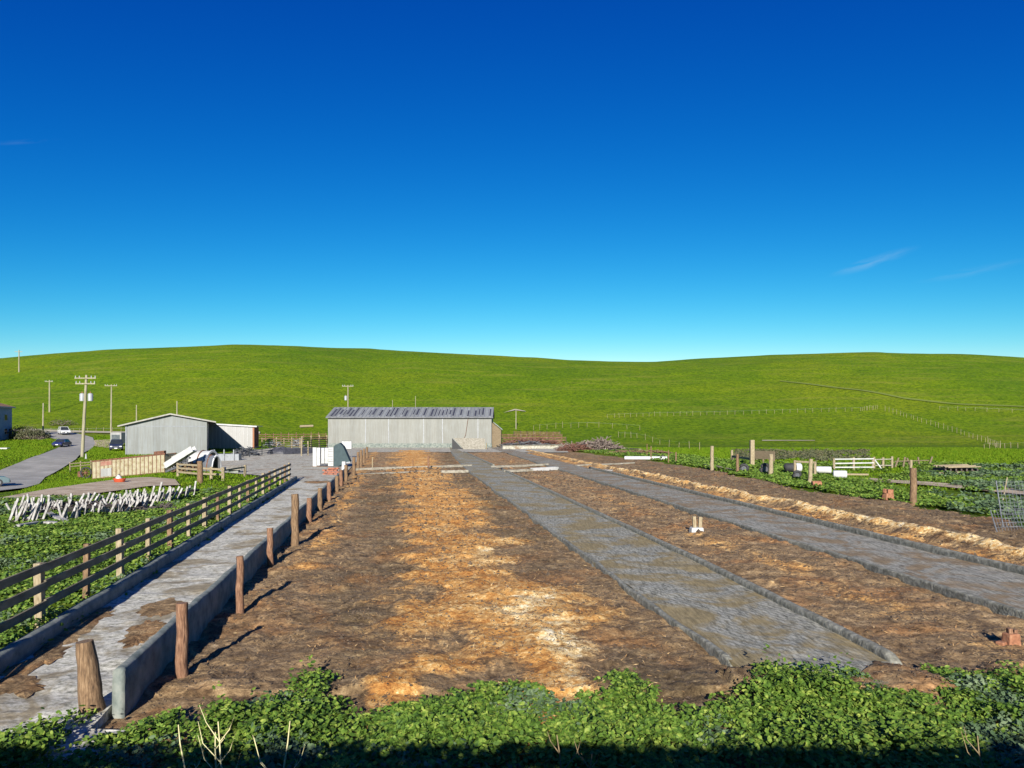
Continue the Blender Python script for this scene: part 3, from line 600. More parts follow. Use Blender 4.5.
# ------------------------------------------------------------ posts
def post(px, pyb, pyt, r, m, label, group=None, lean=0, name='post', square=False, cat='post', top=None):
    p = P(px, pyb); h = topz(pyt, p.y)-p.z; h = max(h, .15)
    mb = MB(); lx = lean*h
    if square: mb.bar((0, 0, -.2), (lx, 0, h), r*1.9, r*1.9, up=(0, 1, 0))
    else:
        ks = 6; mb.tube([(lx*i/ks+random.uniform(-.15, .15)*r, random.uniform(-.15, .15)*r, -.2+(h+.2)*i/ks) for i in range(ks+1)], [r*(1.08-.12*i/ks) for i in range(ks+1)], 9, jit=.06)
    o = mb.build(name, m, loc=p); return tag(o, label, cat, group)
wp = [(240,611,556),(270,565,528),(295,544,494),(309,522,498),(320,510,488),(329,500,482),(337,491,476),(341,486,470),(346,481,465),(354,476,457),(358,470,452),(361,467,450),(364,463,449),(367,458,447)]
post(182, 676, 603, .085, M['woodred'], 'reddish post against the low concrete wall, nearest of the upright wall posts', 'posts along the low concrete wall')
for i, (a, b_, c_) in enumerate(wp):
    rr = {0:.075,1:.085,2:.12}.get(i, .09+.004*i)
    post(a, b_, c_, rr, M['woodred'] if i in (0,1,3,5,7) else M['wood'], ('tall thick post standing in straw, ' if i == 2 else 'weathered post, ')+ORD[i+1]+' from the camera along the concrete wall', 'posts along the low concrete wall')
# thick leaning split post, nearest the camera
p = P(95, 716); mb = MB(); ks = 8; h = .95
mb.tube([(-.13*i/ks, 0, -.2+(h+.2)*i/ks) for i in range(ks+1)], [.155-.006*i for i in range(ks+1)], 12, jit=.10)
tag(mb.build('split_post', M['wood'], loc=p), 'thick split post leaning left by the weeds at the bottom left', 'post')
post(372.5, 470, 457, .05, M['woodpale'], 'thin pale stake standing in the far left pen', name='stake')
post(428.5, 469, 456, .09, M['woodred'], 'short dark brown post in the far left pen', name='post')
post(413, 468, 459, .04, M['woodred'], 'thin faint stake between the pale and the brown post', name='stake')
for a, b_, c_, r, m_, l in ((712,470,446,.16,'woodpale','bleached post with a white cap at the edge of the right dirt'),(732,463,450,.13,'woodpale','short pale post left of the tall white post'),(737.5,474,454,.12,'wood','rotten brown stake in front of the rail stub'),(752,467,440,.20,'woodpale','tall bleached square post standing in the weeds'),(771,477,454,.17,'woodpale','crooked bleached post beside the black tyre'),
    (913,503,468,.16,'wood','lone brown post right of the white gate among weeds'),(911,480,460,.10,'woodpale','slim pale post just behind the lone brown post'),(676,463,452,.09,'wood','thin brown stake behind the white pipe end'),(668.5,462,450,.07,'wood','thin dark stake at the right end of the white pipe'),(651,460,446,.07,'wood','slim stake behind the white pipe'),(647,459,444,.05,'woodred','second slim stake behind the white pipe')):
    o = post(a, b_, c_, r, M[m_], l, square=('square' in l))
# wall end slab etc: rail stub between 732 and 752
a = P(732, 463); b_ = P(752, 467); mb = MB(); mb.bar((a.x, a.y, a.z+.75), (b_.x, b_.y, b_.z+.75), .12, .2); tag(mb.build('rail', M['woodpale']), 'short rail joining the short pale post and the tall post', 'rail')
a = P(710, 467); b_ = P(733, 472.5); mb = MB(); mb.tube([a+Vector((0,0,.15)), b_+Vector((0,0,.15))], .15, 8, jit=.08); tag(mb.build('log', M['woodpale']), 'fallen bleached log lying on the dirt below the capped post', 'log')
a = P(699, 464); b_ = P(712, 469); mb = MB(); mb.tube([a+Vector((0,0,.1)), b_+Vector((0,0,.12))], .13, 8, jit=.08); tag(mb.build('log', M['raildark']), 'dark log end lying left of the capped post', 'log')
# ------------------------------------------------------------ board fence along the alley
fr = thing('board_fence', 'long dark board fence with three rails left of the pale alley', 'fence', (0,0,0))
Yp = 9.3
posts_y = []
while Yp < 54: posts_y.append(Yp); Yp += 1.95+.012*Yp
for i, Y in enumerate(posts_y):
    mb = MB(); h = 1.17+random.uniform(-.02, .09); r = .06 if i % 2 else .075
    mb.bar((fenceX(Y)-.08, Y, -.2), (fenceX(Y)-.08+random.uniform(-.03, .03), Y+random.uniform(-.03, .03), h), r*1.8, r*1.8, up=(0,1,0)); mb.build('post', M['woodpale'] if i % 3 else M['wood'], fr, bevel=.01)
for z in (.46, .80, 1.12):
    mb = MB(); ys_ = [6.2]+posts_y[::2]+[posts_y[-1]+.1]
    for u_, v_ in zip(ys_[:-1], ys_[1:]):
        if v_-u_ < .3: continue
        ja, jb = random.uniform(-.02, .02), random.uniform(-.02, .02)
        mb.bar((fenceX(u_)+.03, u_-.05, z+ja), (fenceX(v_)+.03, v_-.003, z+jb), .04, .145)
    mb.build('rail', M['rail'], fr)
# ------------------------------------------------------------ generic fence
def fence(name, label, a, b_, n, h, rails, m, pr=.07, rh=.12, cat='fence', mr=None, px=True, group=None, lean=.0):
    a = P(*a) if px else Vector(a); b_ = P(*b_) if px else Vector(b_); t = thing(name, label, cat, a, group=group); d = b_-a
    for i in range(n+1):
        p = d*(i/n); mb = MB(); mb.tube([(p.x, p.y, p.z-.25), (p.x+random.uniform(-lean, lean), p.y, p.z+h*random.uniform(.95, 1.1))], pr, 7, jit=.05); mb.build('post', m, t)
    for z in rails:
        mb = MB(); o_ = Vector((0, -pr-.03, z)); mb.bar(o_, d+o_+Vector((0, 0, random.uniform(-.05, .05))), .05, rh); mb.build('rail', mr or m, t)
    return t
fence('rail_fence', 'weathered rail fence section below the white conveyor', (178, 475.5), (200, 478), 1, 1.0, (.3, .6, .9), M['woodpale'], .12, .14)
fence('rail_fence', 'rail fence section right of the thick post in the yard corner', (200, 478), (223, 479.5), 2, .9, (.35, .75), M['woodpale'], .12, .14)
fence('rail_fence', 'short low rail fence beside the concrete slab', (223, 479.5), (245, 476), 1, .8, (.65,), M['woodpale'], .11, .12)
post(200, 482, 461, .19, M['wood'], 'thick brown strainer post in the middle of the yard rail fence')
fence('rail_fence', 'pale rail fence beside the power pole at the road', (70, 471), (91, 469), 2, .95, (.5, .85), M['woodpale'], .06, .11)
fence('pipe_fence', 'dark steel pipe fence in front of the white lean-to', (236, 459.5), (262, 455.5), 4, 1.35, (.3, .6, .9, 1.25), M['metaldark'], .05, .07)
fence('pipe_fence', 'dark steel pipe fence running on toward the black tarp', (262, 455.5), (284, 452), 3, 1.2, (.3, .6, .9, 1.15), M['metaldark'], .05, .07)
fence('corral_fence', 'pale wooden corral fence between white lean-to and barn', (262, 447.5), (300, 449), 5, 2.0, (.5, .9, 1.3, 1.7), M['woodpale'], .1, .13, mr=M['tan'])
fence('corral_fence', 'taller corral fence touching the left wall of the barn', (302, 450), (327, 447.5), 3, 2.4, (.5, .9, 1.3, 1.7, 2.1), M['woodpale'], .12, .15, mr=M['tan'])
fence('corral_fence', 'rear reddish corral fence left of the barn', (258, 440.5), (326, 440), 9, 1.9, (.5, 1.0, 1.5), M['wood'], .1, .15, mr=M['railred'])
fence('metal_gate', 'narrow steel gate with a tall post in front of the corral', (301.5, 456), (308, 455.5), 1, 2.1, (.3, .7, 1.1, 1.5), M['woodpale'], .1, .07, cat='gate', mr=M['metal'])
for i, (ya, x0_, x1_, hh_) in enumerate(((444.5, 506, 562, 1.7), (441.5, 503, 566, 1.8), (438.8, 500, 562, 1.9), (436, 514, 560, 1.9))):
    fence('corral_fence', ['front','second','third','rear'][i]+' red brown corral panel row right of the barn', (x0_, ya), (x1_, ya+.3), 7, hh_*.68, (.35, .75, 1.1), M['raildark'] if i % 2 else M['wood'], .09, .16, mr=M['railred'])
curbw = MB(); a = P(503, 449.5); b_ = P(561, 448.5); curbw.bar(a+Vector((0,0,.35)), b_+Vector((0,0,.35)), .3, .7); t = curbw.build('feed_bunk_wall', M['yard']); tag(t, 'low grey concrete bunk wall with pale top right of the barn', 'wall')
mb = MB(); mb.bar(a+Vector((0,-.1,.74)), b_+Vector((0,-.1,.74)), .5, .09); mb.build('cap', M['palecurb'], t)
# white gate on the right
def white_gate():
    g = fence('board_gate', 'pale three board gate fence at the far side of the green field', (834, 470), (873, 469.5), 2, 1.1, (.25, .6, .98), M['woodpale'], .12, .11, cat='gate', mr=M['white'])
    a = P(873, 469.5)-g.location; mb = MB(); mb.bar(a+Vector((.1,-.1,.9)), a+Vector((.75,-.1,.05)), .06, .1); mb.build('brace', M['white'], g)
white_gate()
fence('rail_fence', 'grey rail fence continuing right from the pale gate', (874, 468.5), (892, 468), 2, 1.0, (.3, .85), M['woodpale'], .12, .09, mr=M['palecurb'])
fence('rail_fence', 'broken tan rail fence leading to the pallet pile', (894, 467.5), (928, 466), 4, .9, (.6,), M['tan'], .09, .09, lean=.5)
fence('rail_fence', 'tan board panel behind the crooked post and tyre', (753, 464), (774, 465), 2, 1.35, (.7, .9, 1.1, 1.3), M['tan'], .1, .2)
# hill fences
def hill_fence(label, pts, n, h, pr=.045, group=None):
    a = P(*pts[0]); t = thing('hill_fence', label, 'fence', a)
    tt = np.linspace(0, len(pts)-1, n); arr = np.array(pts, float); pr_ = None; wire = MB()
    for v in tt:
        x_ = np.interp(v, range(len(pts)), arr[:, 0]); y_ = np.interp(v, range(len(pts)), arr[:, 1]); q_ = P(x_+random.uniform(-.8, .8), y_)-a
        mb = MB(); mb.tube([(q_.x, q_.y, q_.z-.3), (q_.x+random.uniform(-.1, .1), q_.y, q_.z+h*random.uniform(.8, 1.25))], pr, 5); mb.build('post', M['woodpale'], t)
        if pr_ is not None: wire.bar(pr_+Vector((0,0,h*.9)), q_+Vector((0,0,h*.9)), .02, .02)
        pr_ = q_
    wire.build('wire', M['metal'], t)
hill_fence('long line of small pale posts crossing the hillside on the right', [(608, 418), (660, 416), (720, 415), (790, 413), (860, 411), (878, 409)], 46, 1.25)
hill_fence('post line running down the hillside to the field at right', [(885, 411), (915, 420), (950, 431), (985, 442), (1000, 448)], 34, 1.35)
hill_fence('posts near the hillside foot between barn and brush pile', [(533, 430), (560, 428), (590, 427), (640, 430)], 12, 1.5)
hill_fence('bottom field fence beyond the right weeds', [(985, 449), (1005, 448.5), (1030, 447)], 9, 1.1)
hill_fence('upper right fence along the cattle trail', [(940, 410), (975, 411), (1024, 413)], 9, 1.2)
hill_fence('roadside wire fence at the foot of the left hill', [(30, 433), (90, 432.5), (160, 432), (250, 434)], 26, 1.1)
hill_fence('stakes among the weeds right of the brush pile', [(618, 437), (640, 438), (665, 446), (700, 450)], 11, 1.3)
# ------------------------------------------------------------ utility poles
def pole(px, pyb, pyt, r, label, arms=(), trans=0, Y=None, lean=0, name='utility_pole', ins=True):
    if Y is None: p = P(px, pyb)
    else: X_ = (px-512)/F*Y; p = G(X_, Y)
    h = topz(pyt, p.y)-p.z; t = thing(name, label, 'pole' if name != 'utility_pole' else 'utility pole', p)
    mb = MB(); mb.tube([(0,0,-.5), (lean*h*.5, 0, h*.5), (lean*h, 0, h)], [r*1.15, r, r*.8], 10); mb.build('pole_shaft', M['silverpole'], t)
    for dz, w_ in arms:
        mb = MB(); mb.box((lean*h, -r-.07, h-dz), (w_, .12, .16)); c_ = mb.build('crossarm', M['silverpole'], t)
        if ins:
            for k in (-.46, -.28, .28, .46):
                mb = MB(); mb.tube([(lean*h+k*w_, -r-.07, h-dz+.08), (lean*h+k*w_, -r-.07, h-dz+.34)], [.07, .05], 6); mb.build('insulator', M['transformer'], t)
    for k in range(trans):
        sx = (-1 if k % 2 == 0 else 1)*(r+.36); z0 = h-2.6-.0*k
        mb = MB(); mb.tube([(lean*h+sx, -.05, z0-.95), (lean*h+sx, -.05, z0), (lean*h+sx, -.05, z0+.10)], [.32, .32, .2], 12); q = mb.build('transformer', M['transformer'], t)
        mb = MB(); mb.tube([(lean*h+sx, -.05, z0+.1), (lean*h+sx, -.05, z0+.32)], .06, 6); mb.build('bushing', M['terracotta'], q)
    return t
pole(82, 461, 375, .20, 'large utility pole with two crossarms and twin transformers beside the road', arms=((.45, 2.9), (1.2, 2.7)), trans=2, lean=.055, Y=101)
pole(49.5, 412, 380, .22, 'utility pole low on the left hillside above the road', arms=((.5, 2.4),))
pole(19, 372, 350, .25, 'small distant utility pole near the left hill crest', arms=((.8, 3.2),))
pole(43, 434, 403, .17, 'bare leaning post behind the dark shrubs by the road', name='pole', lean=.01)
pole(111, 436, 384.5, .17, 'slim utility pole behind the parked dark truck', arms=((.3, 2.8),), lean=.01)
pole(136.5, 430, 405, .15, 'bare pole rising behind the left roof edge of the grey shed', name='pole')
pole(177, 430, 401, .16, 'bare pole rising behind the ridge of the grey shed', name='pole')
pole(348, 0, 385, .15, 'utility pole with one transformer behind the left end of the barn', arms=((.3, 2.6),), trans=1, Y=172)
pole(415.5, 0, 396, .08, 'thin mast behind the barn roof', name='pole', Y=170)
pole(392.5, 0, 400, .08, 'shorter thin mast behind the barn roof', name='pole', Y=170)
pole(516, 429, 409, .14, 'white pole with a pale bent top right of the barn', name='pole')
mb = MB()
for i in range(3):
    p = P(506+i*3, 356.5) if False else None
# ------------------------------------------------------------ grey shed (rotated)
def frame_pts(o, ux, uy): return lambda u, v, z: Vector((o[0]+ux[0]*u+uy[0]*v, o[1]+ux[1]*u+uy[1]*v, z))
rz = math.atan(.4); shed = thing('metal_shed', 'grey corrugated metal shed with low gable behind the rusty container', 'shed', (-55.7, 106.6, 0), rz)
W_ = 10.85; D_ = 35.0; g = MB()
wallpoly = [(0, -.3), (W_, -.3), (W_, 4.95), (5.9, 5.85), (0, 4.30)]
g.prism(wallpoly, ((0,0,0), (1,0,0)), (0, D_, 0)); g.build('wall', M['shedmetal'], shed)
def slab(mb, p0, p1, y0, y1, th):
    (xa, za), (xb, zb) = p0, p1
    mb.add([(xa,y0,za),(xb,y0,zb),(xb,y1,zb),(xa,y1,za),(xa,y0,za+th),(xb,y0,zb+th),(xb,y1,zb+th),(xa,y1,za+th)], [(3,2,1,0),(4,5,6,7),(0,1,5,4),(1,2,6,5),(2,3,7,6),(3,0,4,7)])
g = MB(); slab(g, (-.9, 4.09), (5.9, 5.88), -.5, D_+.3, .10); slab(g, (5.903, 5.88), (W_+1.25, 4.72), -.5, D_+.3, .10); g.build('roof', M['shedroof'], shed)
g = MB(); slab(g, (-.95, 4.05), (5.88, 5.85), -.56, -.502, .20); slab(g, (5.9, 5.85), (W_+1.28, 4.69), -.56, -.502, .20); g.build('fascia', M['shedroof'], shed)
g = MB(); g.box((.1, -.06, 2), (.16, .08, 4.3)); g.build('corner_trim', M['metal'], shed)
g = MB()
for i in range(9): g.box((.9+i*1.15, -.012, 4.15-.0*i), (1.1, .02, .10))
g.build('girt_seam', M['metal'], shed)
# white lean-to behind
wl = thing('lean_to', 'white ribbed metal lean-to with red brown end right of the grey shed', 'lean-to', (-59.5, 140, 0))
g = MB(); g.prism([(0, -.2), (10.5, -.2), (10.5, 4.25), (0, 4.85)], ((0,0,0), (1,0,0)), (0, 3, 0)); g.build('wall', M['whitemetal'], wl)
g = MB(); slab(g, (-.2, 4.9), (11.3, 4.25), -.3, 3.2, .10); g.build('roof', M['whitemetal'], wl)
g = MB(); slab(g, (-.2, 4.78), (11.32, 4.13), -.36, -.302, .26); g.build('fascia', M['white'], wl)
g = MB(); g.box((10.53, 1.5, 2.0), (.05, 3.0, 4.3)); g.build('end_wall', M['railred'], wl)
g = MB(); g.box((10.65, -.1, 2.0), (.3, .25, 4.1)); g.build('corner_post', M['terracotta'], wl)
g = MB()
for i in range(14): g.box((.6+i*.74, -.03, 2.1), (.06, .05, 4.4))
g.build('rib', M['white'], wl)
# ------------------------------------------------------------ barn
bx0 = (328-512)/F*150; bx1 = (491.5-512)/F*150; BW = bx1-bx0
barn = thing('barn', 'long pale grey metal hay barn with ribbed grey roof at the centre', 'barn', (bx0, 150, 0))
EZ, RZ, BD = 6.15, 8.25, 13.5
g = MB(); g.prism([(0, -.3), (BD, -.3), (BD, EZ), (BD/2, RZ), (0, EZ)], ((0,0,0), (0,1,0)), (BW, 0, 0)); g.build('wall', M['barnwall'], barn)
g = MB()
g.add([(-.35,-.45,EZ-.02),(BW+.3,-.45,EZ-.02),(BW+.3,BD/2,RZ+.08),(-.35,BD/2,RZ+.08),(-.35,-.45,EZ+.08),(BW+.3,-.45,EZ+.08),(BW+.3,BD/2,RZ+.18),(-.35,BD/2,RZ+.18)], [(3,2,1,0),(4,5,6,7),(0,1,5,4),(1,2,6,5),(2,3,7,6),(3,0,4,7)])
g.add([(-.35,BD/2+.01,RZ+.08),(BW+.3,BD/2+.01,RZ+.08),(BW+.3,BD+.4,EZ-.02),(-.35,BD+.4,EZ-.02),(-.35,BD/2+.01,RZ+.18),(BW+.3,BD/2+.01,RZ+.18),(BW+.3,BD+.4,EZ+.08),(-.35,BD+.4,EZ+.08)], [(3,2,1,0),(4,5,6,7),(0,1,5,4),(1,2,6,5),(2,3,7,6),(3,0,4,7)])
g.build('roof', M['roofmetal'], barn)
sl_ = (RZ+.1-EZ)/(BD/2+.45)
for nm, m_, k0 in (('roof_rib', 'metal', 0), ('dark_roof_strip', 'darktarp', 1)):  # ribs, then dark strips laid between them
    g = MB(); xx = .2
    while xx < BW:
        if nm == 'roof_rib':
            g.bar((xx, -.46, EZ+.11), (xx, BD/2, RZ+.21), .09, .07); xx += .75
        else:
            y0_ = random.uniform(.0, 1.5); y1_ = random.uniform(4.0, 6.4)
            g.bar((xx+.37, y0_, EZ+.10+(y0_+.46)*sl_), (xx+.37, y1_, EZ+.10+(y1_+.46)*sl_), random.choice((.22, .3, .36)), .03)
            xx += random.choice((.75, .75, .75, 1.5, 1.5))
    g.build(nm, M[m_], barn)
g = MB(); g.box((BW/2, -.5, EZ-.03), (BW+.7, .10, .22)); g.build('gutter', M['metaldark'], barn)
g = MB(); g.box((BW/2, -.04, .35), (BW+.1, .08, 1.1)); g.build('footing', M['wallc'], barn)
for xx in (7.6, 12.3, 19.4, 23.2, 30.4):
    g = MB(); g.box((xx, -.03, 3.4), (.12, .05, 5.1)); g.build('wall_seam', M['metal'], barn)
g = MB(); g.tube([(27.2, -.15, .9), (27.9, -.15, 2.6), (28.4, -.15, 5.9)], .05, 5); g.build('drain_pipe', M['rust'], barn)
g = MB(); g.prism([(0, -.1), (1.9, -.1), (1.9, 3.6), (0, 5.2)], ((BW+.02, 1.5, 0), (1,0,0)), (0, 8, 0)); lt = g.build('side_lean', M['tan'], barn)
g = MB(); slab(g, (BW+.3, 5.15), (BW+2.2, 3.6), 1.1, 9.8, .12); g.build('side_roof', M['roofmetal'], barn)
# wedge bunk cover
p = P(461, 449.3); t = thing('feed_bunk', 'pale wedge shaped bunk cover with dark end panel before the barn', 'feed bunk', p)
g = MB(); g.add([(.5,-.8,.02),(4.6,-.8,.02),(4.4,1.2,1.9),(-1.4,1.2,2.0),(.5,-.8,.12),(4.6,-.8,.12),(4.4,1.25,2.02),(-1.4,1.25,2.12)], [(3,2,1,0),(4,5,6,7),(0,1,5,4),(1,2,6,5),(2,3,7,6),(3,0,4,7)]); g.build('cover', M['palecurb'], t)
g = MB(); g.prism([(-1.6, -.1), (.5, -.1), (-1.6, 2.1)], ((0,-.9,0),(1,0,0)), (0, .06, 0)); g.build('end_panel', M['black'], t)  # solid black triangle across the left end
g = MB(); g.box((4.75, .3, .6), (.12, 1.8, 1.2)); g.build('side_board', M['woodpale'], t)
# ------------------------------------------------------------ container
a = G((92.5-512)/F*70, 70); b_ = G((165-512)/F*69, 69); d = b_-a; Lc = math.hypot(d.x, d.y); rzc = math.atan2(d.y, d.x)
ct = thing('feed_container', 'long cream corrugated open container streaked with rust', 'container', (a.x, a.y, min(a.z, b_.z)), rzc)
H0 = topz(461, a.y)-a.z; H1 = topz(453.5, b_.y)-b_.z; z0, z1 = a.z-min(a.z, b_.z), b_.z-min(a.z, b_.z)
Hc = (H0+H1)/2
def cq(mb, u0, u1, v, th, za, zb, zc_, zd):  # panel between u0,u1 with bottom za/zb, top zc/zd
    mb.add([(u0,v,za),(u1,v,zb),(u1,v+th,zb),(u0,v+th,za),(u0,v,zc_),(u1,v,zd),(u1,v+th,zd),(u0,v+th,zc_)], [(3,2,1,0),(4,5,6,7),(0,1,5,4),(1,2,6,5),(2,3,7,6),(3,0,4,7)])
zl = lambda u: z0+(z1-z0)*u/Lc
zh = lambda u: z0+H0+(z1+H1-z0-H0)*u/Lc
def box_skew(mb, u0, u1, v0, v1, b0, t0): # b0,t0 functions of u
    mb.add([(u0,v0,b0(u0)),(u1,v0,b0(u1)),(u1,v1,b0(u1)),(u0,v1,b0(u0)),(u0,v0,t0(u0)),(u1,v0,t0(u1)),(u1,v1,t0(u1)),(u0,v1,t0(u0))], [(3,2,1,0),(4,5,6,7),(0,1,5,4),(1,2,6,5),(2,3,7,6),(3,0,4,7)])
for nm, v in (('front_side', 0), ('rear_side', 1.7)):
    mb = MB(); nn = 18; wv = Lc/nn
    for i in range(nn):
        u0 = i*wv; off = 0
        box_skew(mb, u0+.04, u0+wv-.04, v-.05, v+.05, lambda u: zl(u)+.12, lambda u: zh(u)-.08)
    box_skew(mb, 0, Lc, v+.0, v+.03, lambda u: zl(u)+.1, lambda u: zh(u)-.1)
    fs_ = mb.build(nm, M['bin'], ct)
    mb = MB()
    for i in range(nn+1): box_skew(mb, max(i*wv-.035, 0), min(i*wv+.035, Lc), v-.07 if i % 3 == 0 else v-.045, v-.01, lambda u: zl(u)+.1, lambda u: zh(u)-.1)
    mb.build('rib', M['rust'], fs_)
    mb = MB(); box_skew(mb, -.05, Lc+.05, v-.09, v+.09, lambda u: zh(u)-.1, lambda u: zh(u)+.03); mb.build('top_rail', M['rust'], ct)
    mb = MB(); box_skew(mb, -.03, Lc+.03, v-.08, v+.08, lambda u: zl(u)-.02, lambda u: zl(u)+.12); mb.build('bottom_rail', M['rust'], ct)
for nm, u in (('left_end', 0), ('right_end', Lc-.08)):
    mb = MB(); box_skew(mb, u, u+.08,   .06, 1.64, lambda u: zl(u)+.02, lambda u: zh(u)-.02); mb.build(nm, M['bin'], ct)
mb = MB(); box_skew(mb, .9, 2.0, -.075, -.05, lambda u: zh(u)-.55, lambda u: zh(u)-.15); mb.build('faded_patch', M['binred'], ct)
mb = MB(); box_skew(mb, Lc-1.1, Lc-.1, -.02, .35, lambda u: zh(u)+.03, lambda u: zh(u)+.28); mb.build('hitch_box', M['rust'], ct)
mb = MB(); box_skew(mb, .9, 2.0, -.078, -.052, lambda u: zl(u)+.2, lambda u: zl(u)+.95); mb.build('grey_patch', M['whitemetal'], ct)
# wheel/junk left of the container
p = P(86, 478); t = thing('old_wheel', 'rusty spoked wheel leaning at the left end of the container', 'wheel', p)
mb = MB(); R_ = .55
mb.tube([(R_*math.cos(x_), 0, R_+R_*math.sin(x_)) for x_ in np.linspace(0, 2*math.pi, 25)], .09, 6, cap=False); mb.build('tyre', M['black'], t)
mb = MB()
for x_ in np.linspace(0, math.pi, 5)[:-1]: mb.bar((-R_*math.cos(x_), 0, R_-R_*math.sin(x_)), (R_*math.cos(x_), 0, R_+R_*math.sin(x_)), .05, .05)
mb.tube([(0, -.12, R_), (0, .12, R_)], .13, 8); mb.build('hub', M['rust'], t)
p = P(80.5, 477); mb = MB(); mb.tube([(0,0,0),(0,0,.55),(0,0,.6)], [.28,.28,.2], 10); tag(mb.build('drum', M['rust'], loc=p), 'short rusty drum standing left of the old wheel', 'drum')
# red planter with white jug
p = P(119.5, 483); t = thing('red_tub', 'low red plastic tub holding a white jug before the container', 'tub', p)
mb = MB()
ring = lambda r, z, sy=.7: [(r*math.cos(a_), r*sy*math.sin(a_), z) for a_ in np.linspace(0, 2*math.pi, 16, endpoint=False)]
def lathe(mb, prof, n=16, sy=1.0, o=(0,0,0)):
    vs = []
    for r, z in prof: vs += [(o[0]+r*math.cos(2*math.pi*k/n), o[1]+r*sy*math.sin(2*math.pi*k/n), o[2]+z) for k in range(n)]
    fs = [(i*n+k, i*n+(k+1) % n, (i+1)*n+(k+1) % n, (i+1)*n+k) for i in range(len(prof)-1) for k in range(n)]
    mb.add(vs, fs+[tuple(range(n))[::-1]], True)
    return mb
lathe(mb, [(.30,0),(.42,.30),(.45,.32),(.40,.30),(.30,.08)], sy=.7).build('tub', mat('red_plastic', [(.5,.06,.03),(.6,.12,.05)], 3, .5), t)
t2 = thing('jug', 'small white jug sitting in the red tub', 'jug', p+Vector((-.05, 0, .12)))
lathe(MB(), [(.17,0),(.19,.05),(.19,.28),(.08,.38),(.06,.44)], 12).build('body', M['whiteplastic'], t2)
lathe(MB(), [(.065,.44),(.065,.48),(.01,.485)], 10).build('cap', M['black'], t2)
# white cone by pole
p = P(86, 459); lathe(mb := MB(), [(.22,0),(.22,.03),(.12,.05),(.05,.7),(.01,.72)], 10); tag(mb.build('marker', M['white'], loc=p), 'small white marker stub at the foot of the power pole', 'marker')
# ------------------------------------------------------------ junk by the shed
p0 = Vector(((167-512)/F*63.5, 63.5, .15)); p1 = Vector(((194-512)/F*62.8, 62.8, topz(450.5, 62.8)))
t = thing('conveyor', 'white trough conveyor slanting up toward the grey shed', 'conveyor', p0)
d = p1-p0; mb = MB(); mb.bar((0,0,.25), d, .75, .10); tr_ = mb.build('belt_bed', M['white'], t)
n_ = Vector((0,-1,0)); off = Vector((0,-.40,.12))
for sgn, nm in ((-1, 'side_board'), (1, 'side_board')):
    mb = MB(); o_ = Vector((.0, .42*sgn, .16)); mb.bar(Vector((0,0,.25))+o_, d+o_, .06, .5); mb.build(nm, M['white'], t)
mb = MB(); q = d*.75; mb.bar(q, (q.x, q.y, -.0), .08, .08); q = d*.45; mb.bar(q, (q.x, q.y, 0), .08, .08); mb.build('support_leg', M['metaldark'], t)
mb = MB(); mb.bar((.15,-.55,-.1), d*.8+Vector((0,-.55,-.75)), .10, .16); mb.build('lower_frame', M['metaldark'], t)
# arched hood
def hood(px, pyb, Yd, wpx, hpx, m, label, rzz=.9):
    X = (px-512)/F*Yd; r = wpx/2*Yd/F; h = hpx*Yd/F; t = thing('hoop_cover', label, 'hoop cover', G(X, Yd), rzz)
    mb = MB(); n = 14; L_ = 1.9; vs = []
    for j, y in enumerate((0, L_)):
        for rr in (1, .93):
            for i in range(n+1):
                a = math.pi*i/n; vs.append((math.cos(a)*r*rr, y, math.sin(a)*h*rr))
    o = lambda j, k, i: (j*2+k)*(n+1)+i
    fs = []
    for i in range(n):
        fs += [(o(0,0,i), o(0,0,i+1), o(1,0,i+1), o(1,0,i)), (o(0,1,i), o(1,1,i), o(1,1,i+1), o(0,1,i+1)), (o(0,0,i), o(0,1,i), o(0,1,i+1), o(0,0,i+1)), (o(1,0,i), o(1,0,i+1), o(1,1,i+1), o(1,1,i))]
    mb.add(vs, fs, False); mb.build('shell', m, t)
    for j in range(3):
        mb = MB(); mb.tube([(math.cos(a)*r*1.02,   .05+j*.9, math.sin(a)*h*1.02) for a in np.linspace(0, math.pi, 15)], .06, 5); mb.build('hoop', M['rust'] if j == 1 else M['whiteplastic'], t)
    return t
hood(213, 0, 66, 25, 19.5, M['white'], 'white arched hoop cover tipped beside the conveyor', rzz=1.35)
hood(217, 0, 64, 10, 16, M['metal'], 'narrow blue grey arched panel leaning on the white hoop cover')
p = P(172, 465); mb = MB(); Yd = 70; X = (173-512)/F*Yd; mb.prism([(-1.1,0),(1.0,0),(1.3,1.55),(.9,1.6),(-1.1,.6)], ((X,Yd,0),(1,0,0)), (0,1.2,0)); tag(mb.build('concrete_ramp', M['whitemetal']), 'pale sloping ramp block behind the conveyor foot', 'ramp')
